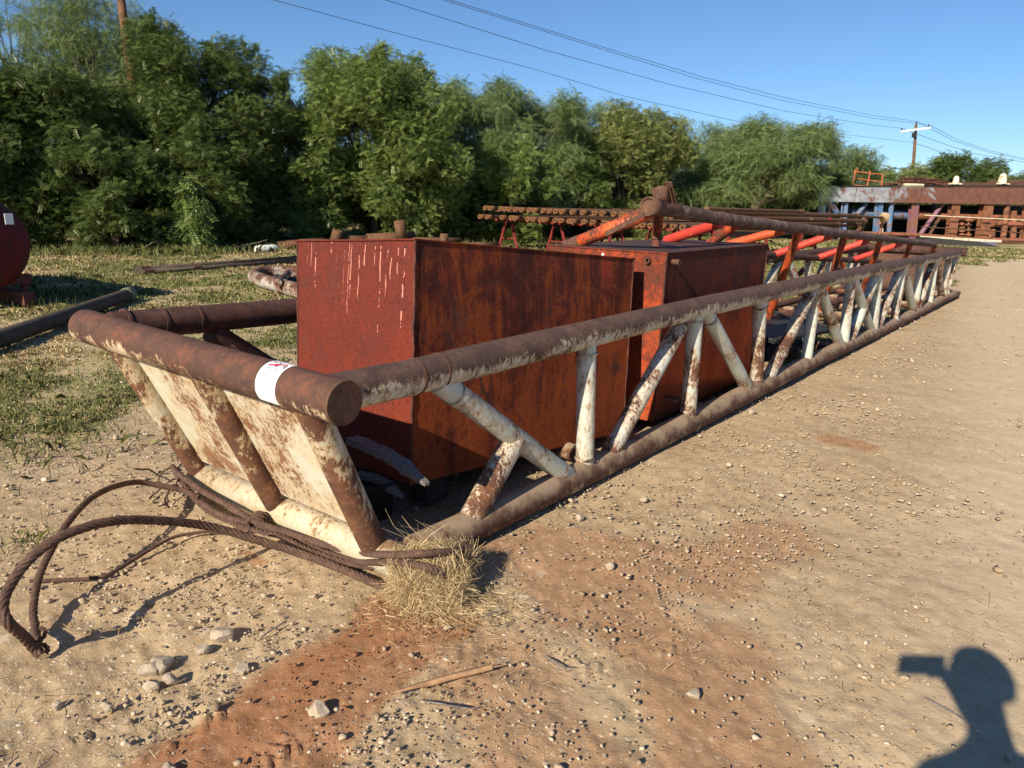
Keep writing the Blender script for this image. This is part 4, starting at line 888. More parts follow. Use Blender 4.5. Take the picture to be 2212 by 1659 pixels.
def grasses():
    X, Y = polar(760000, 2.6, 45, -52, 45, 0.8); gm, red, gr, road = zones(X, Y); R = np.hypot(X, Y)
    patch = fbm(X+3, Y-5, 0.55, 4); tuft = fbm(X, Y, 3.2, 3)
    k = (gm > 0.4) & (rng.random(len(X)) < np.clip((tuft-0.30)*4, 0.22, 1)); 
    green = smooth01(patch+0.10*smooth01(R, 11, 20)+(rng.random(len(X))-0.5)*0.22, 0.42, 0.64)*0.85
    sel = k & (rng.random(len(X)) < green)
    sz = (0.55+0.45*np.clip((tuft-0.4)*5, 0, 1.3))*np.where(R > 10, 1.15, 0.85)
    o = blades('green_grass', X[sel], Y[sel], (rng.uniform(0.018, 0.055, sel.sum())*sz[sel]*(1+0.03*R[sel])), 0.0035+0.0011*R[sel], GREEN, 0.55); tag(o, 'patchy short green grass left of the truss frame', None, None, 'stuff')
    sel = k & ~sel
    o = blades('dry_grass', X[sel], Y[sel], rng.uniform(0.012, 0.045, sel.sum())*sz[sel]*(1+0.02*R[sel]), 0.003+0.0009*R[sel], DRY, 1.1); tag(o, 'short dry straw coloured grass left of the truss frame', None, None, 'stuff')
    # taller tufts
    tx, ty = [], []; hh = []
    spots = [(70, 950, .9, 50), (120, 930, .6, 40), (200, 880, .5, 30), (40, 975, .5, 30), (30, 650, 1.2, 40), (110, 640, 1.0, 40), (180, 600, 1., 30), (2040, 520, 2, 40), (2120, 520, 2, 30), (60, 1170, .12, 8), (560, 540, 1.2, 40), (480, 545, 1.0, 30), (410, 548, .7, 60), (250, 548, 1.5, 50), (150, 548, 1.5, 50), (350, 546, 1.5, 50), (780, 532, 3, 50), (930, 528, 3, 50), (1030, 520, 3, 40), (1210, 528, 3, 40), (1700, 535, 3, 40), (1990, 515, 2, 40)]
    for (x, y, r, n) in spots:
        c = G(x, y); D_ = (c-O).length; m = int(n*(6 if D_ < 8 else 9))
        tx.append(c.x+rng.normal(0, r*0.5, m)); ty.append(c.y+rng.normal(0, r*0.5, m)); hh.append(rng.uniform(0.4, 1.0, m)*(0.09 if D_ < 9 else 0.22 if y > 560 else 0.36))
    tx, ty, hh = map(np.concatenate, (tx, ty, hh)); R = np.hypot(tx, ty)
    o = blades('tall_grass', tx, ty, hh, 0.003+0.0007*R, GREEN, 0.55); tag(o, 'taller green grass tufts by the trees and beside the fallen pipe', None, None, 'stuff')
    # scattered straw bits lying on the dirt
    X, Y = polar(5200, 1.6, 9, -50, 48); gm, red, gr, road = zones(X, Y); k = fbm(X+9, Y+9, 1.3, 3)-0.22*road > 0.42; X, Y = X[k], Y[k]; n = len(X)
    a = rng.uniform(0, np.pi, n); L = rng.uniform(0.010, 0.05, n)*np.where(rng.random(n) < .05, 2.2, 1); wd = rng.uniform(0.0012, 0.003, n); d = np.stack([np.cos(a), np.sin(a), rng.normal(0, .12, n)], 1); s = np.stack([-np.sin(a), np.cos(a), np.zeros(n)], 1)
    c = np.stack([X, Y, rng.uniform(0.004, 0.014, n)], 1); V = np.stack([c-d*L[:, None]/2-s*wd[:, None]/2, c+d*L[:, None]/2-s*wd[:, None]/2, c+d*L[:, None]/2+s*wd[:, None]/2, c-d*L[:, None]/2+s*wd[:, None]/2], 1).reshape(-1, 3)
    tag(np_obj('straw_bits', V, 4, DRY, None, rng.random(n)), 'loose bits of straw strewn over the dirt', None, None, 'stuff')
grasses()
def ico():
    import bmesh
    bm = bmesh.new(); bmesh.ops.create_icosphere(bm, subdivisions=1, radius=1); v = np.array([x.co[:] for x in bm.verts]); f = np.array([[w.index for w in p.verts] for p in bm.faces]); bm.free(); return v, f
def stonemat():
    t = NT('limestone chips'); a = t.attr('tint'); c = t.ramp(a, [(0, (0.22, 0.16, 0.105)), (0.35, (0.38, 0.295, 0.20)), (0.8, (0.50, 0.41, 0.29)), (1, (0.60, 0.51, 0.39))])
    n = t.noise(60, 5, .7); c = t.mix(t.math('MULTIPLY', t.ss(n, .35, .7), .45), c, (0.22, 0.165, 0.115)); return t.fin(c, 0.95, t.bump(n, .5, .004), .1)
STONE = stonemat()
def gravel():
    v0, f0 = ico(); X, Y = polar(110000, 1.45, 26, -50, 50, 0.62); gm, red, gr, road = zones(X, Y); cl = fbm(X+2, Y-4, 1.6, 4)
    p = np.clip(gr, .1, 1)*smooth01(cl, 0.34, 0.60)*(1-gm)*(1-0.8*(red > .7))*(1-0.5*road); k = rng.random(len(X)) < p*0.95+0.03; X, Y = X[k], Y[k]; n = len(X); R = np.hypot(X, Y)
    s = np.exp(rng.normal(math.log(0.0038), 0.48, n))*(1+0.07*R); s = np.clip(s, 0.0025, 0.030)
    big = rng.random(n) < 0.008; s[big] *= 1.8; s = np.clip(s, 0.0025, 0.03)
    sc = rng.uniform(0.65, 1.3, (n, 3)); sc[:, 2] *= 0.62; J = 1+rng.normal(0, .26, (n, len(v0), 1)); W = v0[None]*J*sc[:, None, :]*s[:, None, None]
    a = rng.uniform(0, 2*np.pi, n); c_, s_ = np.cos(a), np.sin(a); Wx = W[..., 0]*c_[:, None]-W[..., 1]*s_[:, None]; Wy = W[..., 0]*s_[:, None]+W[..., 1]*c_[:, None]
    V = np.stack([Wx+X[:, None], Wy+Y[:, None], W[..., 2]+(s*0.25)[:, None]], -1).reshape(-1, 3); Fc = (f0[None]+(np.arange(n)*len(v0))[:, None, None]).reshape(-1, 3)
    o = np_mesh('gravel', V, Fc, STONE, False, {'tint': np.repeat(np.clip(rng.normal(.5, .25, n), 0, 1), len(v0))}); tag(o, 'small pale limestone gravel strewn over the yard', None, None, 'stuff')
gravel()
def clods():
    v0, f0 = ico(); X, Y = polar(26000, 1.45, 12, -50, 50, 0.7); gm, red, gr, road = zones(X, Y); cl = fbm(X+12, Y+4, 2.2, 4); p = smooth01(cl, 0.42, 0.60)*(1-0.6*road)*(1-gm); k = rng.random(len(X)) < p; X, Y, red = X[k], Y[k], red[k]; n = len(X); R = np.hypot(X, Y)
    s = np.clip(np.exp(rng.normal(math.log(0.0026), 0.45, n))*(1+0.05*R), .002, .016); J = 1+rng.normal(0, .22, (n, len(v0), 1)); sc = rng.uniform(.7, 1.3, (n, 3)); sc[:, 2] *= .6; W = v0[None]*J*sc[:, None, :]*s[:, None, None]
    V = np.stack([W[..., 0]+X[:, None], W[..., 1]+Y[:, None], W[..., 2]], -1).reshape(-1, 3); Fc = (f0[None]+(np.arange(n)*len(v0))[:, None, None]).reshape(-1, 3)
    t = NT('dirt crumbs'); a = t.attr('redness'); c = t.mix(a, (0.30, 0.21, 0.125), (0.24, 0.105, 0.05)); m = t.fin(c, 0.95, t.bump(t.noise(80, 4, .7), .4, .003), .1)
    o = np_mesh('dirt_crumbs', V, Fc, m, False, {'redness': np.repeat(np.clip(red*1.5, 0, 1), len(v0))}); tag(o, 'crumbs of dry brown and red dirt strewn over the yard', None, None, 'stuff')
clods()
def rock(x, y, dpx, label, seed, flat=.75):
    import bmesh
    c = G(x, y+dpx*0.3, 0); s = dpx/F*(c-O).length/2; bm = bmesh.new(); bmesh.ops.create_icosphere(bm, subdivisions=3, radius=1); r_ = random.Random(seed)
    cuts = [Vector((r_.gauss(0, 1), r_.gauss(0, 1), r_.gauss(0, 1))).normalized() for _ in range(11)]; lim = [r_.uniform(.55, .85) for _ in cuts]
    vs = []
    for v in bm.verts:
        p = v.co.copy()
        for q, l in zip(cuts, lim):
            d = p.dot(q)
            if d > l: p -= q*(d-l)
        p *= 1.25*(1+0.06*mnoise.noise(p*3+Vector((seed, 0, 0)))); vs.append(c+Vector((p.x*s, p.y*s*.85, (p.z+.25)*s*flat)))
    mb = MB(); mb.add(vs, [tuple(w.index for w in f.verts) for f in bm.faces], False); bm.free()
    o = mb.build('rock', ROCK, None); tag(o, label, 'rock', 'larger rocks lying on the dirt'); return o
ROCK = None
t_ = NT('limestone rock'); n_ = t_.noise(22, 6, .7); ROCK = t_.fin(t_.ramp(n_, [(.3, (.27, .215, .155)), (.5, (.36, .295, .22)), (.7, (.46, .40, .32))]), .95, t_.bump(n_, .7, .008), .1)
for i, (x, y, d, lab) in enumerate([(482, 1365, 40, 'pale angular rock alone left of the red stain, with a sharp shadow'), (438, 1398, 26, 'small pale rock just below the lone angular rock'), (350, 1427, 38, 'pale rock, right one of the close pair at lower left'), (322, 1440, 32, 'pale rock, left one of the close pair at lower left'), (365, 1462, 26, 'upright pale rock below the close pair'),
        (690, 1522, 38, 'flat pale rock lying on the red soil near the bottom'), (1315, 1218, 20, 'small pale rock on the open dirt beyond the straw clump'), (1497, 1494, 26, 'grey rock at the right end of the red soil patch'), (327, 1475, 26, 'rounded rock left of the upright one at lower left'), (232, 1522, 20, 'dark grey pebble at lower left'), (124, 1520, 18, 'pebble near the left photo edge below the rope loop'),
        (362, 1654, 26, 'pale rock cut by the bottom photo edge'), (520, 1440, 26, 'pale rock beside the red soil edge, below the lone angular rock'), (240, 1130, 0, ''), (1390, 1076, 14, 'small pale stone between the truss and the far red spot'), (1622, 886, 16, 'small grey stone by the foot of the third upright strut'), (1780, 1100, 12, 'little tan stone on the open drive'), (62, 1362, 16, 'pebble beside the tip of the rope loop'), (40, 1130, 0, ''), (1252, 1115, 18, 'pale stone in the gravel near the truss corner'), (890, 1412, 14, 'pale pebble above the split stake')]):
    if d: rock(x, y, d, lab, i+3)
# split stake and twigs
def stick(p0, p1, r, label, mat='stick'):
    a, b = G(*p0, 0.012), G(*p1, 0.014); mb = MB(); n = 8; t = (b-a).normalized(); sd = t.cross(Z)
    pts = [a.lerp(b, k/n)+sd*random.uniform(-.2, .2)*r for k in range(n+1)]
    mb.tube(pts, [r*(0.15+0.85*min(1, k/n*3)) for k in range(n+1)], 5)
    for k in range(4): mb.tube([b, b+t*random.uniform(.02, .05)+sd*random.uniform(-.02, .02)+Z*.004], [r*.3, r*.05], 4)
    return tag(mb.build('wooden_stake' if mat == 'stick' else 'twig', MT[mat], None), label, 'stake' if mat == 'stick' else 'twig')
stick((843, 1497), (1062, 1441), 0.012, 'split brown wooden stake lying on the dirt at the bottom centre')
for i, (a, b, lab) in enumerate([((560, 1378), (612, 1345), 'thin twig lying on the red soil near its upper edge'), ((1040, 1335), (1075, 1320), 'short twig right of the straw clump'), ((905, 1512), (1010, 1530), 'dry stalk just below the split stake'), ((1170, 1415), (1215, 1440), 'dry stalk right of the split stake'), ((1995, 1505), (2060, 1540), 'pale stalk beside the photographer shadow')]):
    stick(a, b, 0.0035, lab, 'plank')
# ---------------------------------------------------------------- straw clump draped over the near corner
def clump():
    c = uv(1.93, 2.10, 0.0); c = G(928, 1232, 0.10); n = 9500
    d = rng.normal(size=(n, 3)); d /= np.linalg.norm(d, axis=1)[:, None]; r = rng.uniform(.72, 1.0, n)**.5
    lump = 1+0.55*(vnoise(d[:, 0]*2.2+9, d[:, 1]*2.2+d[:, 2]*1.7+5)-0.5)
    P_ = np.array(c)+d*(r*lump)[:, None]*np.array([.150, .118, .090]); P_[:, 2] += .015
    third = n//3; P_[:third] = np.array(c)+np.array(U*.13-Z*.01)+(P_[:third]-np.array(c))*.62; P_[third:third+n//5] = np.array(c)+np.array(-Vv*.10-U*.04-Z*.05)+(P_[third:third+n//5]-np.array(c))*.62
    dr = np.array(U*0.0-Vv*0.9)*0.0
    tan = rng.normal(size=(n, 3)); tan -= d*(tan*d).sum(1)[:, None]*0.9; tan[:, 2] -= 0.5*(rng.random(n)); tan /= np.linalg.norm(tan, axis=1)[:, None]
    # a skirt of straw hanging to the dirt in front
    m = 2600; a = rng.uniform(math.radians(190), math.radians(350), m); rr = rng.uniform(.08, .16, m)
    Q = np.stack([c.x+np.cos(a)*rr, c.y+np.sin(a)*rr*0.8, rng.uniform(.004, .10, m)*(1-(rr-.13)/.13)], 1); tq = np.stack([np.cos(a), np.sin(a), -.7+rng.normal(0, .5, m)], 1)+rng.normal(0, .4, (m, 3)); tq /= np.linalg.norm(tq, axis=1)[:, None]
    m2 = 1500; Q2 = np.stack([c.x+rng.normal(.06, .16, m2), c.y+rng.normal(-.12, .10, m2), rng.uniform(.004, .02, m2)], 1); t2 = rng.normal(size=(m2, 3)); t2[:, 2] *= .1; t2 /= np.linalg.norm(t2, axis=1)[:, None]
    m3 = 26; Q3 = np.array(c)+np.stack([rng.normal(0, .08, m3), rng.normal(0, .05, m3), np.full(m3, .13)], 1); t3 = np.stack([rng.normal(0, .8, m3), rng.normal(0, .6, m3), np.full(m3, .8)], 1); t3 /= np.linalg.norm(t3, axis=1)[:, None]
    P_ = np.vstack([P_, Q, Q2, Q3]); tan = np.vstack([tan, tq, t2, t3]); N = len(P_); L = np.concatenate([rng.uniform(.025, .11, n+m), rng.uniform(.02, .07, m2), rng.uniform(.05, .17, m3)]); wd = rng.uniform(.0012, .0026, N)
    P_[:, 2] = np.maximum(P_[:, 2], .004)
    sd = np.cross(tan, rng.normal(size=(N, 3))); sd /= np.linalg.norm(sd, axis=1)[:, None]; mid = P_+tan*(L*.5)[:, None]+sd*(L*.10)[:, None]; tip = P_+tan*L[:, None]; mid[:, 2] = np.maximum(mid[:, 2], .003); tip[:, 2] = np.maximum(tip[:, 2], .003)
    S = sd*wd[:, None]/2; S2 = np.cross(tan, sd)*wd[:, None]/2
    V = np.concatenate([np.stack([P_-S2, P_+S2, mid+S2, mid-S2], 1), np.stack([mid-S2, mid+S2, tip+S2*.4, tip-S2*.4], 1)]).reshape(-1, 3)
    V = V-np.array((c.x, c.y, 0)); o = np_obj('straw_clump', V, 4, DRY, None, np.tile(rng.random(N), 2)); o.location = (c.x, c.y, 0)
    tag(o, 'shaggy clump of dry straw draped over the near bottom corner of the truss', 'straw clump')
    core = MB(); import bmesh
    bm = bmesh.new(); bmesh.ops.create_icosphere(bm, subdivisions=3, radius=1); core.add([c+Vector((v.co.x*.155, v.co.y*.145, v.co.z*.115+.02))*(1+.1*mnoise.noise(v.co*3)) for v in bm.verts] if False else [c+Vector((v.co.x*.13, v.co.y*.115, v.co.z*.08+.01)) for v in bm.verts], [tuple(w.index for w in f.verts) for f in bm.faces]); bm.free()
    core.build('packed_core', plain('packed straw', (.17, .125, .065), .95, .4, 60, 1.0), o)
clump()
# ==BG==
# ---------------------------------------------------------------- copying a thing with its parts
def dup(root, loc, label=None, rot=None):
    r = root.copy(); COL.objects.link(r); r.location = loc
    if rot is not None: r.rotation_euler = rot
    if label: r['label'] = label
    for ch in list(root.children):
        c = ch.copy(); COL.objects.link(c); c.parent = r
    return r
# ---------------------------------------------------------------- drill pipes on their racks
RA, RB = Vector((-1.25, 25.8, 0)), Vector((5.8, 20.4, 0)); RD = (RB-RA).normalized(); RN = Vector((-RD.y, RD.x, 0))
if RN.y < 0: RN = -RN
def prk(x, y): return PL(x, y, RA, RN)
def c3(cx, cy): return 1026.08+cx*.3418, 378.0+cy*.3418
low_x = [45, 62, 86, 112, 135, 160, 182, 215, 262, 285, 345, 372, 420, 446, 470, 505, 536, 590, 620, 640, 686, 735, 760, 810, 850, 1000, 1035, 1070, 1110, 1180, 1212, 1252, 1305, 1338, 1380, 1415, 1570]
up_x = [60, 95, 145, 178, 208, 255, 296, 335, 375, 420, 465, 494, 512, 555, 610, 690, 757, 797, 868, 912, 955, 985, 1240]
def drillpipe():
    L = 9.3; root = empty('drill_pipe', (0, 0, 0), 'x', 'drill pipe', None)
    MB().tube([Vector((0, 0.42, 0)), Vector((0, L-0.3, 0))], 0.057, 12).build('pipe_body', MT['drill'], root)
    mb = MB(); mb.pipe(Vector((0, 0, 0)), Vector((0, 0.36, 0)), 0.080, 0.028, 16, deep=0.17); mb.tube([Vector((0, .355, 0)), Vector((0, .45, 0))], [0.080, 0.058], 16, False)
    mb.build('tool_joint', MT['drillend'], root)
    mb = MB(); mb.tube([Vector((0, L-.42, 0)), Vector((0, L-.34, 0)), Vector((0, L, 0)), Vector((0, L+.12, 0))], [0.058, .078, .078, .05], 14); mb.build('tool_joint', MT['drillend'], root)
    return root
proto = drillpipe(); PAZ = -math.atan2(RN.x, RN.y)
first = True
def ordinal(i):
    return ['first', 'second', 'third', 'fourth', 'fifth', 'sixth', 'seventh', 'eighth', 'ninth', 'tenth', 'eleventh', 'twelfth', 'thirteenth', 'fourteenth', 'fifteenth', 'sixteenth', 'seventeenth', 'eighteenth', 'nineteenth', 'twentieth', 'twenty-first', 'twenty-second', 'twenty-third', 'twenty-fourth', 'twenty-fifth', 'twenty-sixth', 'twenty-seventh', 'twenty-eighth', 'twenty-ninth', 'thirtieth', 'thirty-first', 'thirty-second', 'thirty-third', 'thirty-fourth', 'thirty-fifth', 'thirty-sixth', 'thirty-seventh'][i]
def put_pipes(xs, y0, sl, row):
    global first
    last = None; k = 0
    for i, cx in enumerate(xs):
        p = prk(*c3(cx, y0+(cx-45)*sl)); q = p-RN*random.uniform(-.12, .16)*(1 if i else 0)
        if last is not None and (p-last).length < 0.165: p = last+RD*0.165; q = p+RN*0.35*(-1)**i
        last = p; lab = 'rusty drill pipe, %s from the left in the %s layer on the red racks' % (ordinal(i), row)
        if first: r = proto; r.location = q; r.rotation_euler = (0, 0, PAZ); r['label'] = lab; r['group'] = 'drill pipes stacked on the racks'; first = False
        else: dup(proto, q, lab, (0, 0, PAZ+random.gauss(0, .004)))
proto['group'] = 'drill pipes stacked on the racks'
put_pipes(low_x, 262, .054, 'lower'); put_pipes(up_x, 208, .046, 'upper')
zl0 = prk(*c3(45, 262)).z; zl1 = prk(*c3(1570, 344)).z; zu0 = prk(*c3(45, 208)).z; zu1 = prk(*c3(1000, 252)).z
def zrow(p, a, b): k = (p-RA).dot(RD)/(RB-RA).length; return a+(b-a)*k
for j, off in enumerate((0.9, 8.2)):
    for k, t_ in enumerate((0.06, 0.30, 0.56, 0.80, 1.0)):
        base = RA.lerp(RB, t_)+RN*off; zt_ = zrow(base, zl0, zl1)-0.16
        rt = empty('rack_stand', base, 'dark red A-shaped pipe rack stand, %s from the left in the %s row' % (ordinal(k), 'front' if j == 0 else 'rear'), 'rack stand', 'red stands under the drill pipes')
        for s in (-1, 1): MB().tube([base+RD*s*0.42, base+RD*s*0.13+Z*zt_], 0.055, 12).build('leg', MT['darkred'], rt)
        MB().tube([base-RD*0.3+Z*0.35, base+RD*0.3+Z*0.35], 0.03, 8).build('cross_bar', MT['darkred'], rt)
    for nm, (za, zb), dz, lab in (('rack_beam', (zl0, zl1), -.125, 'dark red beam carrying the lower layer of drill pipes, %s row'), ('spacer_strip', (zu0, zu1), -.10, 'rusty spacer strip between the two layers of drill pipes, %s row')):
        a = RA+RN*(off+.1)-RD*.15; b = (RB if nm == 'rack_beam' else RA.lerp(RB, .72))+RN*(off+.1)+RD*.3; a = a+Z*(zrow(a, za, zb)+dz); b = b+Z*(zrow(b, za, zb)+dz)
        tag(MB().bar(a, b, .09, .07 if nm == 'rack_beam' else .035).build(nm, MT['darkred'] if nm == 'rack_beam' else MT['rust']), lab % ('front' if j == 0 else 'rear'), 'beam')
# longer mixed pipes at the right end of the racks, seen side-on
QA, QB = RB+RN*0.0, RB+RN*9.4; QN = RD
def prq(x, y, off=0.0): return PL(x, y, QA+RD*off, QN)
def sidepipe(a, b, r, label, off=0.0, mat='drill', ends=True):
    A, B = prq(*a, off), prq(*b, off); t = (B-A).normalized(); rt = empty('long_pipe', A, label, 'pipe', 'long pipes at the right end of the racks')
    MB().tube([A, B], r, 14).build('pipe_body', MT[mat], rt)
    if ends:
        for c, s in ((A, 1), (B, -1)): MB().tube([c-t*s*.12, c+t*s*.30, c+t*s*.38], [r*1.35, r*1.35, r], 14).build('tool_joint', MT['drillend'], rt)
    return rt, A, B, t
sp = [((1530, 452), (1733, 457), .05, 'thin rusty pipe on top of the right rack pipes, highest', .9), ((1560, 460), (1853, 466), .075, 'thick brown pipe with yellowish band rings, upper right of the racks', .6), ((1600, 471), (1867, 478), .095, 'thick brown pipe chalked with a number and a red band', .25),
      ((1590, 482), (1811, 484), .07, 'brown pipe just below the chalked one', .3), ((1540, 490), (1860, 487), .06, 'dark pipe low on the right racks', .15), ((1735, 462), (1905, 470), .055, 'long slender tan pipe ending in the cloth funnel', .0), ((1566, 500), (1780, 505), .05, 'dark red lower pipe beneath the right racks', .4), ((1570, 508), (1850, 499), .045, 'lowest dark pipe beneath the right racks', .8)]
SPR = [sidepipe(a, b, r, lab, off, 'drill' if i not in (4, 7) else 'darkred2', i not in (4, 6, 7)) for i, (a, b, r, lab, off) in enumerate(sp)]
rt, A, B, t = SPR[2]
c = A.lerp(B, .62); side = (-QN if (O-A).dot(-QN) > 0 else QN)
MB().tube([prq(1790, 475, .25)-t*.3, prq(1790, 475, .25)+t*.05], .098, 16, False).build('paint_band', plain('red band', (.45, .03, .03), .6, .1), rt)
def chalk():
    cu = bpy.data.curves.new('text', 'FONT'); cu.body = '238'; cu.size = .20; ob = bpy.data.objects.new('text', cu); COL.objects.link(ob); bpy.context.view_layer.update()
    me = ob.evaluated_get(bpy.context.evaluated_depsgraph_get()).to_mesh(); o_ = prq(1742, 474, .25); R_ = .0975
    V = [];
    for v in me.vertices:
        a = (v.co.y-.07)/R_*.8; V.append(o_+t*(v.co.x*1.5)+(side*math.cos(a)+Z*math.sin(a))*(R_))
    mb = MB(); mb.add(V, [tuple(p.vertices) for p in me.polygons], False); bpy.data.objects.remove(ob); mb.build('chalk_number', plain('chalk', (.65, .6, .4), .8, .1), rt)
chalk()
rt, A, B, t = SPR[5]
MB().tube([B-t*.1, B+t*.15, B+t*.55], [.06, .10, .30], 5).build('cloth_funnel', plain('tan canvas', (.42, .30, .18), .9, .25), rt)
# rag hanging, end stands
cl = MB(); c = prq(1864, 476, .1)
for k in range(5): cl.tube([c+Vector((random.uniform(-.05, .05), 0, .1)), c+Vector((random.uniform(-.1, .1), 0, -.15)), c+Vector((random.uniform(-.1, .1), .03, -.42-.1*random.random()))], [.07, .06, .02], 6)
tag(cl.build('rag', MT['cloth']), 'faded brown rag hanging from the chalked pipe end', 'rag')
for i, (x, lab) in enumerate(((1855, 'rusty red pipe stand under the ends of the long pipes, left one'), (1905, 'rusty red pipe stand with a white patch under the funnel end'))):
    tp_ = prq(x, 482, .3); gp_ = Vector((tp_.x, tp_.y, 0)); rt = empty('pipe_stand', gp_, lab, 'pipe stand', 'end stands of the long pipes')
    for s in (-1, 1): MB().tube([gp_+t*s*.22, gp_+t*s*.07+Z*(tp_.z-.05)], .055, 10).build('leg', MT['redsteel'], rt)
    MB().bar(gp_-t*.5+Z*tp_.z, gp_+t*.5+Z*tp_.z, .1, .09).build('cap_beam', MT['redsteel'], rt)
    if i: MB().box(gp_+t*.17+Z*(tp_.z-.35)+side*.06, t, side, Z, .12, .02, .2).build('white_patch', MT['white'], rt)
# ---------------------------------------------------------------- steel substructure at the far right
SA, SB = G(1768, 519), G(2215, 527); ST = (SB-SA).normalized(); SN = Vector((ST.y, -ST.x, 0));
if SN.dot(O-SA) < 0: SN = -SN          # towards the camera
def ps(x, y, off=0.0): return PL(x, y, SA+SN*off, SN)
def sub():
    rt = empty('steel_substructure', SA, 'long steel deck structure with rusty fascia and blue to red columns underneath', 'steel structure')
    q = [ps(1765, 435, .3), ps(2330, 444, .3), ps(2330, 404), ps(1773, 404)]
    tm = NT('fascia paint and sky reflection'); hx = tm.n.new('ShaderNodeVectorMath'); hx.operation = 'DOT_PRODUCT'; tm.link(tm.pos, hx.inputs[0]); hx.inputs[1].default_value = tuple(ST); h0 = SA.dot(ST)
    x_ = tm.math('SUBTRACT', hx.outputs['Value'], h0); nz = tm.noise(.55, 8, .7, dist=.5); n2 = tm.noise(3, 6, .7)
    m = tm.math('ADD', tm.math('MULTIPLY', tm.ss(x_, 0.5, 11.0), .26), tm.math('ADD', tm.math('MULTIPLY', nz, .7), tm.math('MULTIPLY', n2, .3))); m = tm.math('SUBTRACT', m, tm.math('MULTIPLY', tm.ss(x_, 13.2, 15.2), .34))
    col = tm.mix(tm.ss(m, .56, .62), tm.mix(tm.ss(n2, .4, .6), (.19, .20, .22), (.28, .30, .33)), tm.ramp(n2, [(.3, (.09, .042, .032)), (.7, (.17, .075, .05))]))  # grey towards the left end: steel tone plus sky reflection painted in
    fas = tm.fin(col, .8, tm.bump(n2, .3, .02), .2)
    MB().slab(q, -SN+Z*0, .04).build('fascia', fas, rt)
    for x in (1849, 1990, 2120): MB().bar(ps(x-4, 438, .33), ps(x+2, 405, .03), .02, .03, SN).build('fascia_joint', MT['rust'], rt)
    zt_ = ps(1773, 404).z
    MB().slab([ps(1773, 404), ps(2330, 404), ps(2330, 404)-SN*5.5, ps(1773, 404)-SN*5.5], -Z, .08).build('deck', MT['black'], rt)
    MB().bar(ps(1770, 402, .04), ps(2330, 402, .04), .05, .06).build('deck_edge', MT['black'], rt)
    zb = lambda x: 436+(x-1765)*.0145
    def col_(x0, x1, yb, mat, kind='I', w=.34, off=.0):
        w *= .70
        a, b = ps(x0, zb(x0), off), ps(x1, yb, off)
        if kind == 'I': o = MB().ibeam(a, b, w, w*.45, SN)
        elif kind == 'T': o = MB().tube([a, b], w/2, 14)
        else: o = MB().bar(a, b, w, w*.5, SN)
        o.build('column', MT[mat], rt)
    for x0, x1, yb, mat, kind, w in [(1771, 1768, 520, 'bluesteel', 'B', .3), (1780, 1777, 520, 'bluesteel', 'B', .3), (1793, 1786, 520, 'bluesteel', 'T', .2), (1794, 1808, 462, 'bluesteel', 'B', .42), (1820, 1812, 521, 'bluesteel', 'T', .16), (1828, 1822, 521, 'bluesteel', 'T', .36), (1893, 1886, 522, 'bluesteel', 'B', .22), (1902, 1890, 522, 'bluesteel', 'I', .45), (1926, 1918, 522, 'bluesteel', 'T', .40),
                                     (1975, 1967, 523, 'purplesteel', 'I', .72), (2062, 2052, 525, 'redsteel', 'I', .85), (2132, 2118, 527, 'redsteel', 'I', 1.0), (2176, 2165, 528, 'redsteel', 'T', .48), (2222, 2212, 529, 'redsteel', 'I', .8), (2290, 2280, 529, 'redsteel', 'I', .8)]:
        col_(x0, x1, yb, mat, kind, w)
    for k in range(5):      # second row of columns at the back
        x = 1800+k*110; a, b = ps(x, zb(x), -4.6), ps(x-3, 512, -4.6); MB().tube([a, Vector((a.x, a.y, 0))], .17, 10).build('rear_column', MT['redsteel' if k > 4 else 'bluesteel'], rt)
    MB().tube([ps(1836, 460, -.6), ps(1970, 465, -.6)], .27, 18).build('cross_tube', MT['bluesteel'], rt); MB().tube([ps(1970, 465, -.6), ps(2300, 476, -.6)], .26, 18).build('cross_tube', MT['redsteel'], rt)
    for a, b, r, m in (((1870, 440), (1845, 472), .13, 'bluesteel'), ((2034, 443), (1977, 521), .13, 'purplesteel'), ((2030, 470), (2003, 515), .09, 'rust'), ((2145, 483), (2210, 487), .2, 'redsteel'), ((2190, 455), (2188, 515), .18, 'redsteel'), ((2142, 495), (2140, 522), .22, 'redsteel')):
        MB().tube([ps(*a, -.15), ps(*b, -.1)], r, 12).build('brace', MT[m], rt)
    MB().tube([ps(1840, 503, .1), ps(1975, 507, .1), ps(2100, 516, .1), ps(2320, 522, .1)], .11, 12).build('base_pipe', MT['redsteel'], rt)
    MB().bar(ps(1768, 521, 0), ps(2330, 529, 0), .4, .25).build('base_skid', MT['redrust'], rt)
    MB().slab([ps(1775, 440, -5), ps(2330, 446, -5), ps(2330, 515, -5), ps(1775, 512, -5)], -SN, .05).build('shade_sheet', plain('painted interior shade', (.025, .02, .018), .9), rt)  # added dark sheet, its colour stands in for the shade under the deck
    for x, y0, y1, s in ((2092, 470, 512, .1), (2078, 480, 510, .09)):       # the valve stack
        mb = MB(); mb.tube([ps(x, y0, -.2), ps(x, y1, -.2)], s*.7, 12)
        for k in range(4):
            p = ps(x, y0+(y1-y0)*(k+.5)/4, -.2); mb.tube([p-Z*.05, p+Z*.05], s*1.9, 12)
        mb.tube([ps(x, y0+8, -.2), ps(x+9, y0+6, -.1)], s*.9, 10); mb.build('valve_stack', MT['redsteel'], rt)
    for (a, b) in (((1998, 458+7), (2220, 476)), ((1990, 490), (2210, 503)), ((1940, 515), (2200, 523))): MB().tube([ps(*a, .5), ps(*b, .5)], .03, 8).build('guy_line', MT['creampaint'] if a[1] == 465 else MT['rust'], rt)
    return zt_
zdeck = sub()
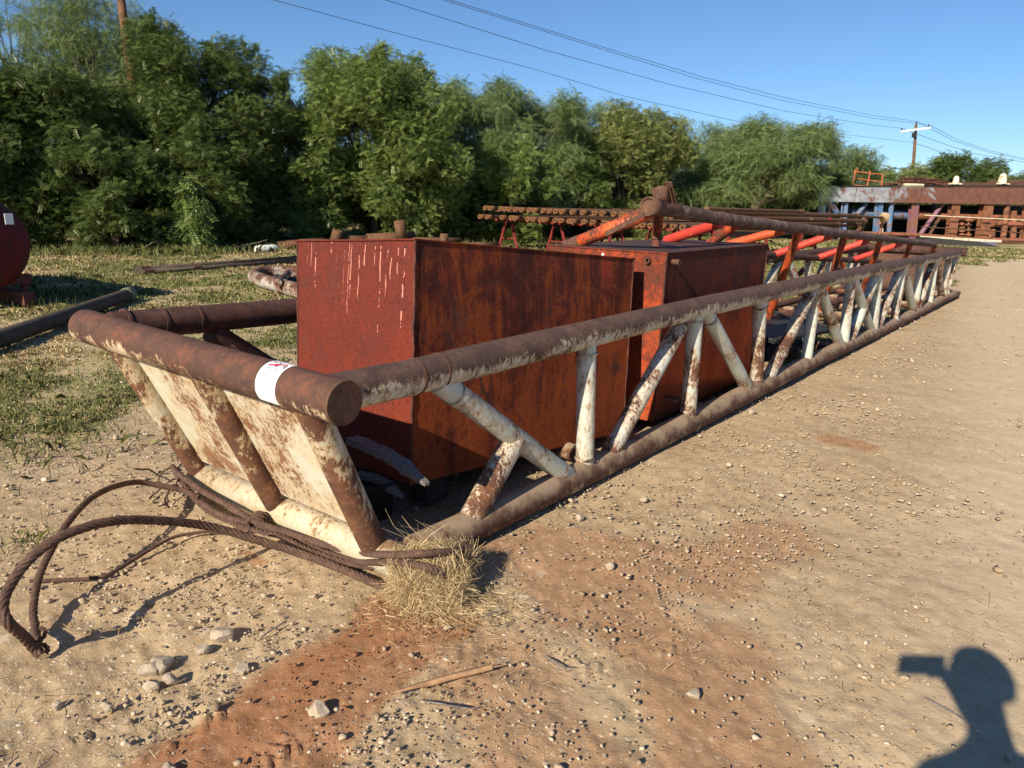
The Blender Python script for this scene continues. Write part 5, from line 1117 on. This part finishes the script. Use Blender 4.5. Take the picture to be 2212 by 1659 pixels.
# things standing on the deck
rt = empty('guard_rail', ps(1840, 403, -.8), 'orange rusty guard rail section standing on the steel deck', 'guard rail')
for a, b in (((1842, 402), (1848, 366)), ((1873, 402), (1880, 369)), ((1904, 402), (1907, 378))): MB().tube([ps(*a, -.8), ps(*b, -.8)], .035, 8).build('post', MT['railorange'], rt)
for a, b in (((1846, 371), (1908, 377)), ((1845, 385), (1905, 393)), ((1841, 400), (1878, 402))): MB().tube([ps(*a, -.8), ps(*b, -.8)], .03, 8).build('rail', MT['railorange'], rt)
MB().tube([ps(1852, 362, -.8), ps(1852, 371, -.8)], .03, 8).build('post', MT['railorange'], rt)
rods = MB()
for k in range(95):
    c = 1985+random.gauss(0, 15); y = 399-abs(random.gauss(0, 8)); y = max(y, 381+abs(c-1985)*.25); l = random.uniform(30, 62)*(1-(399-y)/40)
    rods.tube([ps(c-l, y+random.uniform(-1, 2)+(1 if l > 30 else 0), -1-random.random()), ps(c+l, y+random.uniform(0, 4), -1.0-random.random())], .022, 5)
tag(rods.build('sucker_rods', MT['redrust'], None), 'loose pile of thin rusty rods on top of the steel deck', 'rod pile')['kind'] = 'stuff'
tag(MB().box(ps(1965, 401, -1.3), ST, SN, Z, 1.3, .8, .22).build('timber_block', MT['creampaint']), 'cream block under the pile of rods on the deck', 'block')
tag(MB().bar(ps(2050, 399, -.8), ps(2330, 399, -.8), .8, .28).build('deck_box', MT['rust']), 'long low rusty box beam on the right of the deck', 'beam')
tag(MB().tube([ps(2135, 394, -1), ps(2330, 391, -1)], .12, 10).build('deck_pipe', MT['rust']), 'rusty pipe lying on the box beam at the right photo edge', 'pipe')
for x, lab in ((2064, 'small cream bracket standing left on the rusty deck box'), (2164, 'larger cream bracket standing right on the rusty deck box')):
    s = 1 if x > 2100 else .75; b_ = ps(x, 397, -.45); mb = MB()
    mb.tube([b_, b_+Z*.30*s, b_+Z*.52*s, b_+Z*.60*s], [.26*s, .22*s, .17*s, .08*s], 10); mb.box(b_, ST, SN, Z, .9*s, .3, .08); tag(mb.build('bracket', MT['creampaint']), lab, 'bracket')
# beams lying on the ground in front
tag(MB().bar(ps(1992, 512, 1.2), ps(2158, 521, 1.0), .35, .14).build('ladder_beam', MT['creampaint']), 'white and blue flaking beam lying on the ground before the red columns', 'beam')
tag(MB().bar(ps(2005, 518, 1.5), ps(2150, 526, 1.3), .25, .12).build('blue_beam', MT['bluesteel']), 'blue painted beam lying under the white one', 'beam')
mb = MB(); a, b = G(1966, 527), G(2165, 537); mb.slab([a+Z*.05, b+Z*.05, b+Z*.28-(b-a).normalized()*1.0, a+Z*.40+(b-a).normalized()*.9], -SN, .7); tag(mb.build('black_skid', MT['black']), 'long black tapered skid lying on the grass before the white beam', 'skid')
# ---------------------------------------------------------------- utility poles and wires
PR_ = AY(1972, 372, 62); PRT = AY(1979, 268, 62)
def upole(top, label, name, arm=True, lean=None, rr=.16):
    ft = Vector((top.x, top.y, 0)) if lean is None else lean; rt = empty('utility_pole', ft, label, 'utility pole'); MB().tube([ft, ft.lerp(top, .5), top], [rr, rr*.85, rr*.65], 12).build('pole', MT['polewood'], rt); return rt
base_ = PRT+(PR_-PRT)*(PRT.z/(PRT.z-PR_.z)); UP = upole(PRT, 'leaning wooden utility pole with a white cross arm beyond the trees', 'utility_pole', lean=base_)
a_, b_ = AY(1945, 284, 61.7), AY(2009, 276, 61.7); MB().bar(a_, b_, .12, .14).build('cross_arm', plain('white arm', (.75, .75, .73), .6, .08), UP)
INS = [AY(1948, 277, 61.7), AY(2006, 269, 61.7), AY(1980, 262, 62), AY(1971, 308, 61.9)]
for p in INS[:3]: MB().tube([p-Z*.22, p-Z*.1, p], [.03, .06, .04], 8).build('insulator', MT['black'], UP)
MB().box(AY(1975, 292, 61.8), _X, Vector((0, 1, 0)), Z, .3, .2, .35).build('bracket', MT['black'], UP)
PLT = AY(246, -120, 24.4); PLB = AY(292, 235, 24.4); base2 = PLT+(PLB-PLT)*(PLT.z/(PLT.z-PLB.z))
UL = upole(PLT, 'brown wooden utility pole rising out of the feathery tree at the upper left', 'utility_pole', lean=base2, rr=.17)
def wire(pts, label, r=.012):
    P_ = []
    for i in range(len(pts)-1):
        for k in range(8): P_.append(pts[i].lerp(pts[i+1], k/8))
    P_.append(pts[-1]); return tag(MB().tube(P_, r, 5, False).build('overhead_wire', MT['wiremat']), label, 'overhead wire', 'overhead wires')
def on(pxs, pa, pb):      # put photo points on the upright plane through both pole tops
    n = Vector((-(pb-pa).y, (pb-pa).x, 0)).normalized(); return [PL(x, y, pa, n) for x, y in pxs]
pa = Vector((PLT.x, PLT.y, 0))
wire([PLT-Z*1.2]+on([(592, 0), (880, 78), (1150, 148), (1350, 208), (1592, 262)], pa, INS[3])+[INS[3]], 'lowest overhead wire running across the sky to below the cross arm', .011)
wire(on([(500, -85), (833, 0), (1177, 108), (1450, 183), (1695, 240), (1890, 271)], pa, INS[0])+[INS[0]], 'overhead wire ending at the left end of the white cross arm', .012)
wire(on([(620, -105), (958, 0), (1290, 103), (1500, 168), (1681, 215), (1890, 256)], pa, INS[1])+[INS[1]], 'overhead wire, lower of the close pair, ending at the right arm end', .012)
wire(on([(640, -105), (972, 0), (1306, 103), (1520, 167), (1700, 212), (1890, 250)], pa, INS[2])+[INS[2]], 'overhead wire, upper of the close pair, ending on the pole top', .012)
for p0, pp, lab in ((INS[2], [(2060, 304), (2140, 330), (2230, 349)], 'overhead wire leaving the pole top to the right photo edge'), (INS[1], [(2070, 303), (2140, 326), (2230, 346)], 'overhead wire leaving the right arm end to the right'), (INS[0], [(2020, 304), (2098, 331), (2230, 353)], 'overhead wire leaving the left arm end to the right'), (INS[3], [(2010, 320), (2056, 339), (2110, 352)], 'lowest overhead wire right of the pole, dipping behind the round tree')):
    wire([p0]+[AY(x, y, 62+ (x-1980)*.12) for x, y in pp], lab, .018)
# ---------------------------------------------------------------- left side of the yard
def roundtank():
    e = G(48, 626); R_ = .93; ctr = Vector((e.x, e.y, 0))-Vector((0.93*.80, -.05, 0)); ax = Vector((-.80, .60, 0)).normalized(); ax = Vector((-.86, .51, 0)).normalized()
    ctr = AY(-44, 527, 9.6); R_ = 0.63; rt = empty('round_tank', Vector((ctr.x, ctr.y, 0)), 'large dark red round steel tank on a skid at the left photo edge', 'tank')
    m = tankmat('dull red tank paint', {'ramp': [(0.40, (.045, .02, .018)), (.5, (.10, .022, .022)), (.6, (.17, .016, .026))], 'red': .3}, [(.38, (.035, .022, .02)), (.47, (.08, .022, .02)), (.55, (.14, .014, .022)), (.7, (.17, .045, .03))])
    MB().tube([ctr-ax*.24, ctr-ax*.20, ctr-ax*.10, ctr+ax*.02, ctr+ax*3.6, ctr+ax*3.9], [R_*.25, R_*.6, R_*.88, R_, R_, R_*.6], 48).build('shell', m, rt)
    c = AY(-3, 472, 9.5); MB().box(c-ax*.16-Vector((ax.y, -ax.x, 0))*(-.05), Vector((ax.y, -ax.x, 0)), ax, Z, .10, .01, .14).build('white_notice', MT['white'], rt)
    sd = Vector((ax.y, -ax.x, 0)); zb = ctr.z-R_
    for s in (-1, 1): MB().bar(ctr+sd*s*.42-ax*.2-Z*(ctr.z-.12), ctr+sd*s*.42+ax*4-Z*(ctr.z-.12), .14, .18).build('skid', MT['darkred2'], rt)
    for k in (0.1, 3.3):
        MB().bar(ctr-sd*.6+ax*k-Z*(ctr.z-max(zb+.12, .3)), ctr+sd*.6+ax*k-Z*(ctr.z-max(zb+.12, .3)), .12, .14).build('cradle', MT['darkred2'], rt)
        for s in (-1, 1): MB().bar(ctr+sd*s*.55+ax*k-Z*(ctr.z-.35), ctr+sd*s*.45+ax*k-Z*(ctr.z-.05), .08, .08).build('cradle_leg', MT['darkred2'], rt)
roundtank()
MT['casing'] = rusty('casing pipe', (.045, .036, .028), (.075, .058, .043), (.12, .09, .065))
a, b = G(-60, 752, .10), G(274, 637, .10); rt = empty('casing_pipe', a, 'long dark pipe with a capped end lying in the grass at the left', 'pipe')
MB().tube([a, b], .092, 24).build('pipe_body', MT['casing'], rt); t = (b-a).normalized(); MB().tube([b-t*.05, b+t*.05, b+t*.12, b+t*.135], [.105, .108, .108, .095], 24).build('end_cap', plain('green grey cap', (.16, .18, .12), .7), rt)
for i, (p, q, r, lab) in enumerate((((292, 582), (690, 554), .055, 'thin brown pipe on the grass, rear one of the pair'), ((300, 588), (690, 561), .05, 'thin brown pipe on the grass, front one of the pair with collars'))):
    A, B = G(*p, r), G(*q, r); rt = empty('ground_pipe', A, lab, 'pipe', 'pair of thin pipes on the grass'); t = (B-A).normalized(); MB().pipe(A, B, r, .01, 14, deep=.3).build('pipe_body', MT['casing'], rt)
    for k in ((0.02,) if i == 0 else (.02, .25, .42)): c = A.lerp(B, k); MB().tube([c, c+t*.18], r*1.25, 14, False).build('collar', MT['rust'], rt)
# torn rounded tube frame, half hidden by the tilted tank
def tubeframe():
    rt = empty('tube_frame', G(600, 615), 'torn rusty and pale blue rounded tube frame lying in the grass', 'tube frame')
    z = .13; P_ = [G(760, 660, z), G(655, 631, z), G(610, 618, z), G(570, 607, z), G(553, 600, z), G(552, 594, z), G(575, 588, z), G(660, 588, z), G(800, 592, z)]
    MT['bluerust'] = peel('pale blue rusted paint', (.45, .52, .55), .52, .05, sc=1.6, stain=(.38, .2, .08)); pts = catmull(P_, .15)
    MB().tube(pts, .125, 16).build('tube', MT['bluerust'], rt)
    MB().tube([G(600, 612, .22), G(622, 590, .2)], .07, 10).build('cross_tube', MT['bluerust'], rt)
    q = [G(565, 603, .12), G(650, 628, .12), G(760, 620, .12), G(600, 592, .12)]; MB().slab(q, -Z, .04).build('inner_pan', MT['black'], rt)
tubeframe()
a, b = AY(552, 540, 21.2), AY(592, 536, 21.6); tag(MB().tube([a, a+(b-a)*.1, b, b+(b-a).normalized()*.12], [.10, .125, .115, .05], 18).build('plastic_tub', MT['white']), 'white plastic tub lying in the grass by the scrap pipe heap', 'tub')
# scrap pipe heap behind the tilted tank
scrap = [((600, 531), (700, 522), .14, 'fat brown pipe at the left end of the scrap heap'), ((646, 521), (735, 520), .06, 'thin pipe with a flange on the scrap heap'), ((738, 524), (800, 522), .20, 'wide open brown pipe left of the longest scrap pipe'), ((793, 523), (895, 517), .26, 'widest scrap pipe, lying with its open mouth to the left'), ((800, 531), (880, 521), .12, 'slim pipe in front of the widest scrap pipe'), ((880, 525), (960, 523), .17, 'pale patched pipe on the right of the scrap heap'), ((895, 521), (995, 518), .08, 'thin pipe ending in a flange on the right of the scrap heap'),
         ((620, 545), (660, 540), .10, 'short pipe on the ground at the left of the scrap heap'), ((1000, 531), (1075, 529), .10, 'pipe lying in the grass left of the rack stand')]
for (p, q, r, lab) in scrap:
    Y = 22.5; A, B = AY(*p, Y), AY(*q, Y+.6); rt = tag(MB().pipe(A, B, r, .02, 20).build('scrap_pipe', MT['drill']), lab, 'scrap pipe', 'pipes of the scrap heap')
for (p, q, r, lab) in (((722, 527), (730, 497), .16, 'short upright pipe stub with a slanted mouth on the scrap heap'), ((868, 515), (862, 476), .17, 'tall upright open pipe stub on the widest scrap pipe'), ((957, 536), (960, 505), .13, 'small upright flanged stub right of the scrap heap')):
    A, B = AY(*p, 22.3), AY(*q, 22.3); rt = tag(MB().pipe(B, A, r, .02, 20).build('pipe_stub', MT['drill']), lab, 'pipe stub', 'upright stubs of the scrap heap')
for k, (x0, x1, y, r) in enumerate(((600, 1010, 538, .14), (620, 980, 530, .12), (640, 900, 527, .12))):
    A, B = AY(x0, y+2, 23.2), AY(x1, y-2, 23.4); A.z = B.z = max(.13, (A.z+B.z)/2); tag(MB().pipe(A, B, r, .02, 14).build('scrap_pipe', MT['rust']), 'long brown pipe at the bottom of the scrap heap, %s from the ground' % ('lowest' if k == 0 else 'second' if k == 1 else 'third'), 'scrap pipe', 'pipes of the scrap heap')
# dead branches by the trees
for k in range(10):
    a = G(random.uniform(230, 470), random.uniform(541, 547)); d = Vector((random.uniform(-1, 1), random.uniform(-.2, .4), random.uniform(.05, .35))); mb = MB(); p = [a+Z*.05]
    for j in range(5): p.append(p[-1]+(d+Vector((random.gauss(0, .2), random.gauss(0, .2), random.gauss(0, .1))))*.35); p[-1].z = max(p[-1].z, .03)
    mb.tube(p, [.02, .018, .015, .011, .008, .004], 5); mb.tube([p[2], p[2]+Vector((random.gauss(0, .3), random.gauss(0, .3), .2))], [.01, .004], 4)
    tag(mb.build('dead_branch', MT['barklight']), 'bare dead branch lying at the foot of the dark bushes', 'branch', 'dead branches under the dark bushes')
# ---------------------------------------------------------------- the photographer, behind the camera; only the shadow falls in the photo
def person():
    import bmesh
    skin = plain('skin', (.45, .28, .20), .6, .1); shirt = plain('shirt', (.10, .13, .20), .9, .2); trs = plain('trousers', (.05, .055, .07), .9, .2); hairm = plain('hair', (.03, .02, .015), .8, .3); shoe = plain('boots', (.06, .035, .02), .7)
    rt = empty('person', (0.08, -.36, 0), 'person in a dark shirt holding up a phone, casting the shadow at lower right', 'person')
    V = {'pel': (.08, -.40, 1.00), 'wst': (.08, -.38, 1.16), 'chs': (.085, -.36, 1.36), 'nkb': (.09, -.36, 1.52), 'nk': (.085, -.345, 1.60), 'hd0': (.065, -.315, 1.68), 'hd1': (.06, -.32, 1.77), 'hd2': (.065, -.325, 1.83),
         'sR': (.27, -.38, 1.47), 'eR': (.36, -.22, 1.22), 'wR': (.19, -.05, 1.47), 'hR': (.155, -.03, 1.55), 'sL': (-.10, -.37, 1.46), 'eL': (-.17, -.36, 1.17), 'wL': (-.16, -.27, .93), 'hL': (-.155, -.255, .85),
         'hpR': (.18, -.40, .92), 'kR': (.20, -.36, .50), 'aR': (.21, -.41, .10), 'tR': (.23, -.24, .04), 'hpL': (-.02, -.40, .92), 'kL': (-.05, -.33, .50), 'aL': (-.07, -.38, .10), 'tL': (-.09, -.21, .04)}
    R_ = {'pel': .15, 'wst': .135, 'chs': .15, 'nkb': .085, 'nk': .062, 'hd0': .078, 'hd1': .098, 'hd2': .082, 'sR': .075, 'eR': .05, 'wR': .032, 'hR': .03, 'sL': .075, 'eL': .05, 'wL': .032, 'hL': .03, 'hpR': .10, 'kR': .065, 'aR': .045, 'tR': .035, 'hpL': .10, 'kL': .065, 'aL': .045, 'tL': .035}
    E = [('pel', 'wst'), ('wst', 'chs'), ('chs', 'nkb'), ('nkb', 'nk'), ('nk', 'hd0'), ('hd0', 'hd1'), ('hd1', 'hd2'), ('chs', 'sR'), ('sR', 'eR'), ('eR', 'wR'), ('wR', 'hR'), ('chs', 'sL'), ('sL', 'eL'), ('eL', 'wL'), ('wL', 'hL'), ('pel', 'hpR'), ('hpR', 'kR'), ('kR', 'aR'), ('aR', 'tR'), ('pel', 'hpL'), ('hpL', 'kL'), ('kL', 'aL'), ('aL', 'tL')]
    # fingers: right hand grips the phone end, left hand hangs relaxed
    for s, hb, dirs in (('R', 'hR', [((-.03, .03, .045), (-.045, .012, .02)), ((-.04, .035, .03), (-.05, .01, .0)), ((-.035, .035, .012), (-.045, .01, -.008)), ((-.03, .03, -.005), (-.04, .008, -.01)), ((-.045, -.01, .03), (-.045, .0, .028))]),
                        ('L', 'hL', [((-.022, .02, -.06), (-.005, .01, -.04)), ((-.008, .02, -.068), (0, .008, -.045)), ((.008, .015, -.064), (.0, .005, -.04)), ((.022, .01, -.054), (0, .004, -.03)), ((.03, .035, -.02), (.0, .02, -.03))])):
        b = Vector(V[hb])
        for i, (d1, d2) in enumerate(dirs):
            n1, n2 = 'f%s%da' % (s, i), 'f%s%db' % (s, i); V[n1] = tuple(b+Vector(d1)); V[n2] = tuple(b+Vector(d1)+Vector(d2)); R_[n1] = .010; R_[n2] = .0085; E += [(hb, n1), (n1, n2)]
    names = list(V); o = Vector(rt.location); me = bpy.data.meshes.new('body'); me.from_pydata([Vector(V[n])-o for n in names], [(names.index(a), names.index(b)) for a, b in E], [])
    ob = bpy.data.objects.new('body', me); COL.objects.link(ob); md = ob.modifiers.new('s', 'SKIN'); sv = me.skin_vertices[0].data
    for i, n in enumerate(names): sv[i].radius = (R_[n], R_[n]*(.8 if n in ('chs', 'wst', 'pel') else 1)); sv[i].use_root = (n == 'pel')
    ob.modifiers.new('d', 'SUBSURF').levels = 2; ob.modifiers['d'].render_levels = 2; bpy.context.view_layer.update()
    m2 = bpy.data.meshes.new_from_object(ob.evaluated_get(bpy.context.evaluated_depsgraph_get())); bpy.data.objects.remove(ob); m2.name = 'body'
    ob = bpy.data.objects.new('body', m2); COL.objects.link(ob); ob.parent = rt
    m2.materials.clear()
    for m_ in (skin, shirt, trs, shoe): m2.materials.append(m_)
    for p in m2.polygons:
        c = p.center+o; p.use_smooth = True
        p.material_index = 3 if c.z < .12 else 2 if (c.z < 1.02 and c.x > -.11 or c.z < .8) else 1 if (c.z < 1.56 and c.y < -.14 and not (c.x < -.1 and c.z < 1.1)) else 0
    hc = Vector((.063, -.335, 1.775)); bm = bmesh.new(); bmesh.ops.create_uvsphere(bm, u_segments=24, v_segments=16, radius=1)
    bmesh.ops.delete(bm, geom=[v for v in bm.verts if v.co.z < -.35 or (v.co.y > .55 and v.co.z < .35)], context='VERTS'); mb = MB(); bm.verts.index_update()
    mb.add([hc+Vector((v.co.x*.102, v.co.y*.118, v.co.z*.11)) for v in bm.verts], [tuple(w.index for w in f.verts) for f in bm.faces]); bm.free(); mb.build('hair', hairm, rt)
    fc = Vector((.06, -.225, 1.735)); mb = MB(); mb.tube([fc+Vector((0, -.02, .03)), fc+Vector((0, .012, -.005)), fc+Vector((0, -.005, -.015))], [.009, .014, .012], 8); mb.build('nose', skin, rt)
    for s in (-1, 1):
        MB().tube([fc+Vector((s*.032, -.012, .035)), fc+Vector((s*.032, -.004, .035))], [.012, .006], 10).build('eye', MT['white'], rt)
        MB().tube([Vector((.06+s*.096, -.32, 1.74)), Vector((.06+s*.112, -.325, 1.745))], [.026, .022], 10).build('ear', skin, rt)
    MB().tube([fc+Vector((-.022, -.008, -.045)), fc+Vector((0, .0, -.047)), fc+Vector((.022, -.008, -.045))], [.003, .006, .003], 6).build('mouth', plain('lips', (.35, .14, .12), .5), rt)
    ph = MB(); ph.box(Vector((.047, -.014, 1.597)), _X, Vector((0, 1, 0)), Z, .172, .009, .082, .003); tag(ph.build('phone', MT['black']), 'black phone held level in front of the face of the photographer', 'phone')
person()
